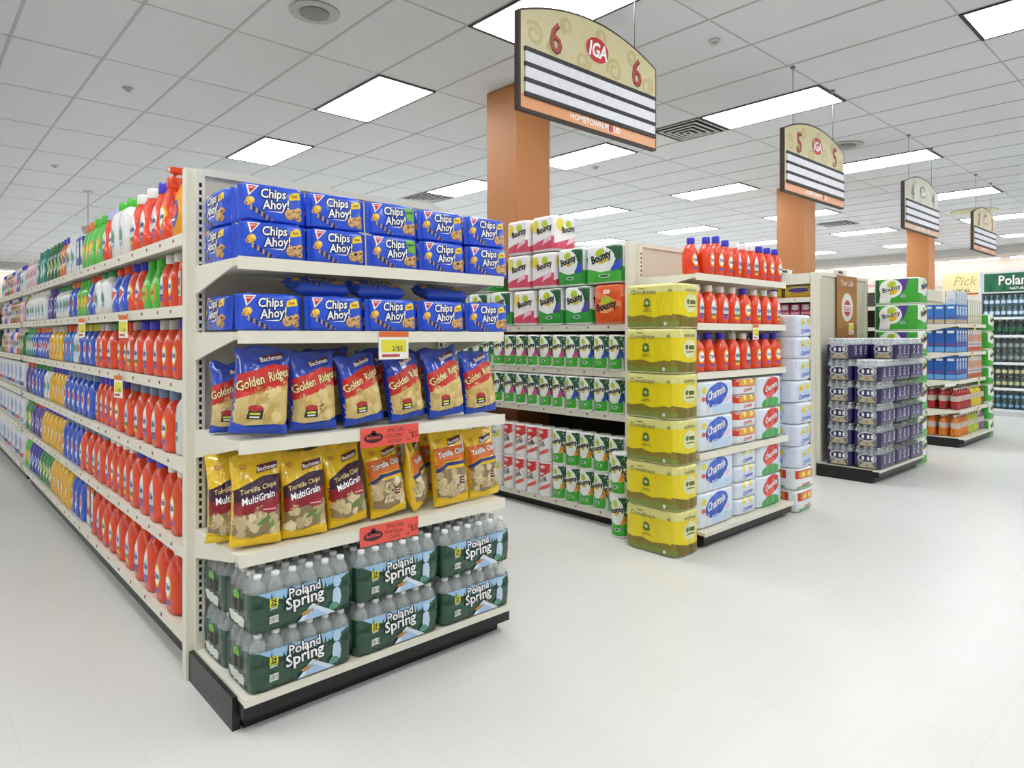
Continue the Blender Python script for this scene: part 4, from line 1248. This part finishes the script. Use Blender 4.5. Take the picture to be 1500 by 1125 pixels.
for q, ca in enumerate(['navy', 'navy', 'navy', 'grey', 'white', 'navy', 'navy', 'navy']):
    put_jug(3.99 + q * .157, 1.148, 'open' if q == 1 else 'jug', ca, f'red detergent jug, {cw(ca)} cap, {ORD[q]} from the yellow packs on lowest jug shelf', (0 if ca == 'navy' else 1 + q % 2), (.93, 1, .98), 2.53)

# toilet paper packs on the end shelves
def charmin_front(W, H, c):
    h = W / 2
    it = [rect(-h * .88, H * .06, h * .88, H * .93, '#DDE9F6', 1)]
    if c == 'blue':
        it += [ell(-h * .05, H * .6, h * .62, H * .33, '#3A5FC8', 2, rot=14), ell(-h * .1, H * .68, h * .5, H * .22, '#4A74D8', 3, rot=14), rect(-h * .3, H * .08, h * .85, H * .32, '#C4DCF2', 2),
               ell(-h * .72, H * .75, h * .1, H * .1, '#E8DC5A', 3), ell(-h * .74, H * .5, h * .08, H * .07, '#E86A3A', 3), poly([(-h * .6, H * .3), (-h * .45, H * .42), (-h * .5, H * .12), (-h * .62, H * .08)], '#E8D8C8', 3), ell(h * .55, H * .45, h * .12, H * .06, '#F0C8E0', 3, rot=40)]
        it += OT('Charmin', -h * .06, H * .55, H * .34, '#FFFFFF', '#2A3F98', 4, rot=13, off=.03, xs=.85, shear=.2, grow=.03)
        it += [T('Ultra', h * .0, H * .36, H * .15, '#5A6AC0', 5, rot=13, shear=.2)]
    else:
        it += [ell(0, H * .66, h * .68, H * .3, '#D8403A', 2, rot=14), ell(0, H * .12, h * .75, H * .22, '#4FA858', 2), rect(h * .55, H * .1, h * .88, H * .9, '#C4DCF2', 3), ell(-h * .1, H * .42, h * .4, H * .09, '#E86A5A', 3, rot=14)]
        it += OT('Charmin', -h * .05, H * .58, H * .27, '#FFFFFF', '#B02A28', 4, rot=13, off=.03, xs=.85, shear=.2, grow=.03)
    return it
cb = soft_pack('tissue_pack', .47, .3, .234, '#E6EDF4', charmin_front(.47, .234, 'blue'), [ell(0, .13, .09, .07, '#BBD4F0')], cols=4, rows=3, rad=.05, top='#EEF2F6', var=8)
cr = soft_pack('tissue_pack', .38, .3, .234, '#E4EBF0', charmin_front(.38, .234, 'red'), [ell(0, .13, .09, .07, '#D8E4D8')], cols=3, rows=3, rad=.05, top='#EEF2F6', var=9)
sm_b = [ell(0, .10, .08, .018, '#F6F6FA'), ell(-.05, .095, .024, .02, '#E8E05A', 3), ell(.04, .1, .024, .02, '#E8E05A', 3), T('Charmin', 0, .03, .04, '#3A5FC8', 3, rot=6, shear=.2)]
sm_r = [rect(-.14, .06, .14, .11, '#D8482E', 1), rect(-.11, .066, .11, .104, '#E8A848', 2), ell(-.04, .095, .022, .018, '#F4E45A', 3), ell(.05, .095, .022, .018, '#F4E45A', 3), T('Charmin', 0, .025, .035, '#D8403A', 3, rot=6, shear=.2)]
cbs = soft_pack('tissue_pack', .285, .3, .116, '#DCE6F4', sm_b, sm_b, cols=2, rows=2, rad=.04, top='#E6ECF4', var=10)
crs = soft_pack('tissue_pack', .285, .3, .116, '#E4EAEE', sm_r, sm_r, cols=2, rows=2, rad=.04, top='#E8ECEE', var=11)
for si, zz in enumerate((.109, .619)):
    for t in range(2):
        z = zz + t * .2355
        nm = f'{["lower", "upper"][t]} tier, {["bottom deck", "shelf above the deck"][si]}'
        o = build('tissue_pack', cb, (4.135, 2.602, z)); tag(o, f'wide white and blue toilet paper pack beside yellow stack, {nm}', 'toilet paper pack', 'toilet paper packs on end shelves')
        o = build('tissue_pack', cr, (4.90, 2.602, z)); tag(o, f'white, red and green toilet paper pack, {nm}', 'toilet paper pack', 'toilet paper packs on end shelves')
        for u in range(2):
            p, cn = (crs, 'red-banded') if (si == 1) else (cbs, 'pale blue')
            o = build('tissue_pack', p, (4.543, 2.602, z + u * .117)); tag(o, f'small {cn} toilet paper pack, {["under", "over"][u]} its twin, {nm}', 'toilet paper pack', 'small toilet paper packs on end shelves')
# column of toilet paper beside the end shelves
side_b = [ell(0, .1, .115, .05, '#C6D6F2', 1), ell(-.05, .115, .036, .03, '#E8E05A', 2), ell(.06, .122, .036, .03, '#E8E05A', 2), rect(.045, .117, .075, .127, '#C8A83A', 3), T('Charmin', 0, .03, .05, '#4A6AD0', 3, rot=6, shear=.2), ell(-.05, .11, .014, .012, '#D88A3A', 3)]
side_r = [rect(-.13, .09, .13, .155, '#D0402A', 1), rect(-.10, .097, .10, .148, '#DFA048', 2), ell(-.04, .122, .024, .02, '#F4E45A', 3), ell(.05, .122, .024, .02, '#F4E45A', 3), T('Charmin', 0, .03, .035, '#D8403A', 3, rot=6, shear=.2), rect(-.12, .01, .12, .03, '#6FB87A', 1)]
col_b = soft_pack('tissue_pack', .30, .42, .172, '#DCE4F4', side_b, side_b, cols=2, rows=3, rad=.045, top='#E4EAF4', var=12)
col_r = soft_pack('tissue_pack', .29, .42, .172, '#E6EBEE', side_r, side_r, cols=2, rows=3, rad=.045, top='#EEF0F0', var=13)
for q in range(9):
    p, nm = (col_r, 'toilet paper pack with red band') if q < 2 else (col_b, 'pale blue toilet paper pack')
    o = build('tissue_pack', p, (5.335 + rnd.uniform(-.012, .02) + (.03 if q == 1 else 0), 2.60, .001 + q * .1735), rnd.uniform(-.09, .09))
    tag(o, f'{nm}, {ORD[q]} from the floor, column beside end shelves', 'toilet paper pack', 'toilet paper column')

# ------------------------------------------------------------------ purple water cases
for lvl in range(6):
    for r in range(2):
        for q in range(3):
            if lvl == 5 and r == 0 and q == 0:
                continue
            if lvl < 5 and r == 1 and q > 0:
                nb = False
            else:
                nb = True
            o = water_case(6.995 + q * .415, 2.448 + r * .2595, .135 + lvl * .2065, 'p', bottles=(lvl >= 4 or (q == 0)))
            tag(o, f'purple water case, level {ORD[lvl]} from the deck, {["front", "back"][r]} row, {ORD[q]} from the brown poster side', 'water case', 'purple water cases')
# brown poster on the end panel
b = B()
pw, ph = .52, .66
b.box(0, pw, -.004, 0, 0, ph, ink('#B47A34'))
b.decal([rect(0, .50, pw, ph, '#A86C2C', 1), T('Your Life', pw / 2, .56, .085, '#F4E8E0', 2, off=.01), ell(pw / 2 + .0, .33, .15, .15, '#F2EFEA', 2, n=36), ell(pw / 2, .33, .125, .125, '#DAD4D0', 3, n=36), ell(pw / 2, .33, .12, .12, '#F4F1EE', 4, n=36), ell(pw / 2, .32, .085, .085, '#C8322F', 5, n=32), rect(pw / 2 - .07, .285, pw / 2 + .07, .355, '#FFFFFF', 6), T('IGA', pw / 2, .295, .07, '#C8322F', 7, off=.03),
         poly([(0, 0), (pw, 0), (pw, .16), (0, .1)], '#9A6226', 1)], origin=(0, -.004, 0), ray=False, lift=.0006)
o = obj('poster', b); o.location = (7.2, 2.889, 1.365)
tag(o, 'brown poster with round red and white emblem above the purple water cases', 'poster')
for x, y, z, l in ((6.8, 3.3, 2.036, 'small white box with dark slot on the shelving top beside the column'), (7.35, 2.96, 2.037, 'small white box with dark slot above the brown poster')):
    b = B(); b.box(-.17, .17, -.05, .05, 0, .05, ink('#E6E4DA'), bev=.006); b.box(-.05, .05, -.054, -.05, .012, .038, ink('#2A2824'))
    o = obj('sensor_box', b); o.location = (x, y, z)
    tag(o, l, 'sensor')

# paper towel columns beside the water cases and beside the drinks
def tower_art(W, H):
    h = W / 2
    return [rect(-h, H * .05, h, H * .95, '#3FA832', 1), poly([(-h, H * .05), (-h * .72, H * .05), (-h * .82, H * .95), (-h, H * .95)], '#1F5A30', 2), poly([(h * .15, H * .95), (h * .62, H * .95), (h * .45, H * .55), (h * .1, H * .32), (-h * .1, H * .3)], '#553A94', 2),
            ell(-h * .25, H * .60, h * .55, H * .36, '#F1F0EA', 3), poly([(-h * .8, H * .06), (-h * .3, H * .06), (-h * .2, H * .35), (-h * .7, H * .7)], '#E8E6E2', 3), ell(-h * .2, H * .76, h * .22, H * .12, '#B8CC2E', 4, rot=25), ell(-h * .12, H * .46, h * .22, H * .09, '#E6B82E', 4, rot=20),
            T('Bounty', -h * .2, H * .52, W * .17, '#161616', 5, rot=14, off=.02, xs=.9), ell(h * .35, H * .3, h * .16, H * .06, '#9AB0B8', 4)]
bp = soft_pack('towel_pack', .30, .46, .288, '#2FA03A', bounty_art(.27, .288, .95, '#5A3A98'), tower_art(.42, .288), cols=2, rows=3, rad=.05, top='#E4EEDC', var=14)
for q in range(7):
    o = build('towel_pack', bp, (8.255, 2.62, .001 + q * .29), rnd.uniform(-.03, .03))
    tag(o, f'green and purple paper towel pack, {ORD[q]} from floor in column beside the water cases', 'paper towel pack', 'towel columns')
bp2 = soft_pack('towel_pack', .28, .40, .240, '#3CA644', bounty_art(.25, .24, .9, '#5A3A98'), tower_art(.36, .24), cols=2, rows=3, rad=.05, top='#E4EEDC', var=15)
for q in range(7):
    o = build('towel_pack', bp2, (11.17, 2.6, .001 + q * .2415), rnd.uniform(-.03, .03))
    tag(o, f'green and white paper towel pack, {ORD[q]} from the floor in the column beside the drinks', 'paper towel pack', 'towel columns')

# ------------------------------------------------------------------ side of the third run (yellow boxes, pink bottles, dark goods)
for q in range(3):
    o = build('food_box', carton('food_box_y', .3, .2, .125, ('#E0C02A', '#C89A20', '#5A4A9A', '#C03A2A')), (6.95, 3.13 + q * .32, 1.785), LEFT)
    tag(o, f'yellow food box with purple print, {ORD[q]} along the shelf under the header', 'box', 'yellow boxes')
for t in range(2):
    for q in range(7):
        c = ('#C04A6A', '#E8A0B0', '#D8E0E0', '#7A3A4A') if q < 5 else ('#5A9A3A', '#C8D860', '#E8F0E0', '#3A6A2A')
        o = build('drink_box', carton('drink_box' + str(q > 4), .1, .12, .108, c), (6.92, 3.06 + q * .11, 1.505 + t * .1095), LEFT)
        tag(o, f'small {"pink" if q < 5 else "green"} drink box, {ORD[q]} from the panel, {["under", "over"][t]} another, beyond the tissue column', 'box', 'small drink boxes')
for li, z in enumerate((1.2, .85, .5, .17)):
    for q in range(3):
        o = build('food_tin', [CACHE.setdefault('tin%d' % (li % 2), B().lathe([(.05, 0), (.052, .004), (.052, .15), (.05, .155), (.03, .154)], ink(['#5A2A2E', '#2C2A30'][li % 2]), 20).data('food_tin'))], (6.90, 3.08 + q * .13, z + .0045))
        tag(o, f'dark tin, {ORD[q]} from the panel on the {["third", "fourth", "fifth", "bottom"][li]} shelf beyond the tissue column', 'tin', 'dark tins')

# ------------------------------------------------------------------ drinks end shelves
for q in range(4):
    for t in range(1):
        o = build('drink_carton', carton('tall_blue', .118, .12, .24, ('#3A7AC8', '#C8B090', '#BFD8F0', '#8A2A2A')), (9.83 + q * .122, 2.53, 1.545)); tag(o, f'tall blue drink carton, {ORD[q]} along the top drinks shelf', 'carton', 'tall drink cartons')
        o = build('drink_carton', carton('tall_white', .118, .12, .17, ('#DADFE8', '#B8C8DC', '#C8D4E4', '#8898B0')), (9.83 + q * .122, 2.53, 1.787)); tag(o, f'white drink carton, {ORD[q]} on top of the tall blue ones', 'carton', 'tall drink cartons')
for q in range(6):
    o = build('drink_carton', carton('cream_tall', .108, .12, .32, ('#E6E4CC', '#D8D4B0', '#EFEDE0', '#C8B860')), (10.335 + q * .112, 2.53, 1.545)); tag(o, f'cream drink carton, {ORD[q]} along the far half of top drinks shelf', 'carton', 'tall drink cartons')
for li, z in enumerate((1.18, .83)):
    for q in range(4):
        o = build('drink_carton', carton('blue2', .118, .12, .30, ('#2F62B8', '#6FA8E0', '#A8B8D8', '#B04050')), (9.83 + q * .122, 2.53, z + .005)); tag(o, f'blue drink carton, {ORD[q]} along the {["second", "third"][li]} drinks shelf', 'carton', 'tall drink cartons')
    for q in range(6):
        o = build('drink_carton', carton('orange2', .108, .12, .29, ('#E4D8D4', '#D8603A', '#E08A60', '#8A5AA8')), (10.335 + q * .112, 2.53, z + .005)); tag(o, f'white and orange drink carton, {ORD[q]} along the {["second", "third"][li]} drinks shelf', 'carton', 'tall drink cartons')
def juice(c, h=.27):
    k = ('juice', c)
    if k not in CACHE:
        b = B()
        m = mat('juice ' + c, c, rough=.12, coat=.3, var=.05)
        b.lathe([(.046, 0), (.052, .006), (.052, .08), (.046, .1), (.05, .12), (.05, .17), (.04, .205), (.022, .232), (.019, .245)], m, 16, mf=lambda i, j: ink('#CDBFB2') if i == 3 or i == 4 else m)
        CACHE[k] = b.data('juice_bottle')
        b = B(); b.lathe([(.021, .243), (.021, .262), (.017, .265)], ink('#E8E8E8'), 14); CACHE[('jc', c)] = b.data('cap')
    return [CACHE[k], ('cap', CACHE[('jc', c)])]
for li, (z, cs) in enumerate(((.46, ['#A81E20'] * 5 + ['#D8C82A'] * 4 + ['#8A2030'] * 1), (.12, ['#E07A1E'] * 4 + ['#B8C82A'] * 4 + ['#8A5AA0'] * 2))):
    for r in range(3):
        for q, c in enumerate(cs if r < 2 else cs[:3]):
            o = build('juice_bottle', juice(c), (9.84 + q * .125, 2.50 + r * .13, z + .005))
            nm = {'#A81E20': 'red', '#D8C82A': 'yellow', '#8A2030': 'dark red', '#E07A1E': 'orange', '#B8C82A': 'yellow-green', '#8A5AA0': 'violet'}[c]
            tag(o, f'{nm} juice bottle, {ORD[q]} along the {["lowest shelf", "bottom deck"][li]}, {["front", "second", "third"][r]} row', 'juice bottle', 'juice bottles')
for x, z in ((10.42, 1.535), (10.3, 1.175), (10.62, .825), (10.5, .455)):
    price_tag((x, 2.424 if z > .5 else 2.404, z), 0, .08, .1, f'small pale price tag hanging on the {dict([(1.535, "top"), (1.175, "second"), (.825, "third"), (.455, "lowest")])[z]} drinks shelf')

for li, (z, nm, args, h) in enumerate(((1.545, 'tall blue', ('tall_blue', .118, .12, .24, ('#3A7AC8', '#C8B090', '#BFD8F0', '#8A2A2A')), 0), (1.185, 'blue', ('blue2', .118, .12, .30, ('#2F62B8', '#6FA8E0', '#A8B8D8', '#B04050')), 0), (.835, 'blue', ('blue2', .118, .12, .30, ('#2F62B8', '#6FA8E0', '#A8B8D8', '#B04050')), 0))):
    for r in range(2):
        o = build('drink_carton', carton(*args), (9.83, 2.655 + r * .123, z)); tag(o, f'{nm} drink carton behind the first one, {["second", "third"][r]} row, {["top", "second", "third"][li]} drinks shelf', 'carton', 'tall drink cartons')

# ------------------------------------------------------------------ water display on the side wall
o = empty('wall_display', (14.1, 3.2, 0))
wm = mat('display white steel', '#DDE3E6', rough=.4)
b = B(); b.box(.5, .55, -3.2, 0, 0, 2.15, wm); obj('back_panel', b, o)
for yy in (0, -1.22, -2.44):
    b = B(); b.box(-.02, .5, yy - .02, yy + .02, 0, 2.5, wm); obj('upright', b, o)
b = B(); b.box(0, .5, -3.2, -.02, 0, .1, mat('display base', '#C9CCCB', rough=.5)); obj('base', b, o)
for z in (.12, .49, .93, 1.4, 1.71):
    b = B(); b.box(0, .5, -3.2, -.02, z - .03, z, mat('display shelf', '#AEB6BA', rough=.4)); b.box(-.006, 0, -3.2, -.02, z - .04, z + .005, wm); obj('shelf', b, o)
b = B(); b.box(0, .5, -3.2, -.02, 2.13, 2.5, wm); obj('header_box', b, o)
b = B()
b.box(-.012, -.001, -3.15, -.06, 2.155, 2.47, ink('#1E6A45'))
rr_ = random.Random(4)
its = [poly([(.05 + q * .1, .005), (.13 + q * .1, .005), (.09 + q * .1, rr_.uniform(.1, .3))], rr_.choice(['#17583A', '#2A7A52', '#0F4A30']), 1) for q in range(30)]
its += OT('Poland Spring', .72, .115, .23, '#FFFFFF', '#0E3A28', 3, off=.035, grow=.03, xs=.82) + [T('NATURAL SPRING WATER', .72, .03, .06, '#FFFFFF', 3, off=.02, xs=1.0)]
b.decal(its, origin=(-.012, -.06, 2.155), U=(0, -1, 0), V=(0, 0, 1), ray=False, lift=.001)
obj('header_sign', b, o)
tag(o, 'tall white wall display of bottled water under a green header sign', 'display shelving')
def pet(c, h, r=.036, lab='#DDE8F0'):
    k = ('pet', c, h)
    if k not in CACHE:
        b = B(); m = mat('pet ' + c, c, rough=.1, coat=.3, var=.05)
        b.lathe([(r * .9, 0), (r, .005), (r, h * .25), (r, h * .26), (r, h * .55), (r, h * .56), (r * .95, h * .62), (r * .55, h * .8), (r * .34, h * .88), (r * .34, h * .93)], m, 12, mf=lambda i, j: ink(lab) if i == 3 else m)
        CACHE[k] = b.data('water_bottle')
        b = B(); b.lathe([(r * .4, h * .92), (r * .4, h), (r * .3, h)], ink('#F0F0F0'), 10); CACHE[('pc', c, h)] = b.data('cap')
    return [CACHE[k], ('cap', CACHE[('pc', c, h)])]
for si, (z, c, h, pitch, lab, nm, cnt, tiers) in enumerate(((1.71, '#3E6E78', .19, .085, '#C8DCF0', 'blue-green', 12, 2), (1.4, '#1C3A2A', .26, .1, '#2E6A44', 'dark green', 10, 1), (.93, '#45524C', .21, .09, '#8A989A', 'smoky grey', 11, 2), (.49, '#3C4A46', .2, .09, '#C0BE90', 'grey and yellow', 11, 2), (.12, '#2A5A5A', .155, .09, '#7AA0C0', 'teal and blue', 11, 2))):
    for t in range(tiers):
        for q in range(cnt):
            o = build('water_bottle', pet(c, h, lab=lab), (14.17, 3.13 - q * pitch, z + .001 + t * (h + .0015)), scale=(1, 1, 1))
            tag(o, f'{nm} water bottle, {ORD[q]} from the display end, {["lower", "upper"][t]} layer, {["top", "second", "third", "fourth", "lowest"][si]} display shelf', 'water bottle', 'bottles on the wall display')

# yellow banner hanging before the far side wall
b = B()
b.box(-.01, 0, -1.05, 0, 0, .6, ink('#EFE6B0'))
b.decal([T('Pick', .5, .28, .36, '#C9B860', 1, off=.0, shear=.3, xs=.9), rect(.05, .02, 1.0, .07, '#C8483A', 1), T('LOCAL', .45, .09, .13, '#7A2A22', 2)], origin=(-.01, 0, 0), U=(0, -1, 0), ray=False, lift=.002)
o = obj('wall_banner', b); o.location = (21.37, 5.72, 2.47)
tag(o, 'pale yellow wall banner with cursive lettering beside the water display header', 'banner')
# produce pictures, a pink-white frieze along the far wall
b = B()
b.box(-.01, 0, -14, 0, 0, .28, ink('#F1E2E0'))
fr = random.Random(9)
b.decal([ell(fr.uniform(.2, 13.8), fr.uniform(.06, .22), fr.uniform(.1, .3), fr.uniform(.03, .06), fr.choice(['#E6C2C4', '#D8B0B0', '#DCC8C0', '#F6F0EE']), 1 + q % 3, n=10) for q in range(90)], origin=(-.01, 0, 0), U=(0, -1, 0), ray=False, lift=.002)
o = obj('wall_frieze', b); o.location = (21.39, 14.5, 2.75)
tag(o, 'pale pink printed frieze along the far side wall under the soffit', 'wall print')

print('THINGS', len(SEEN), 'OBJECTS', len(scene.objects))
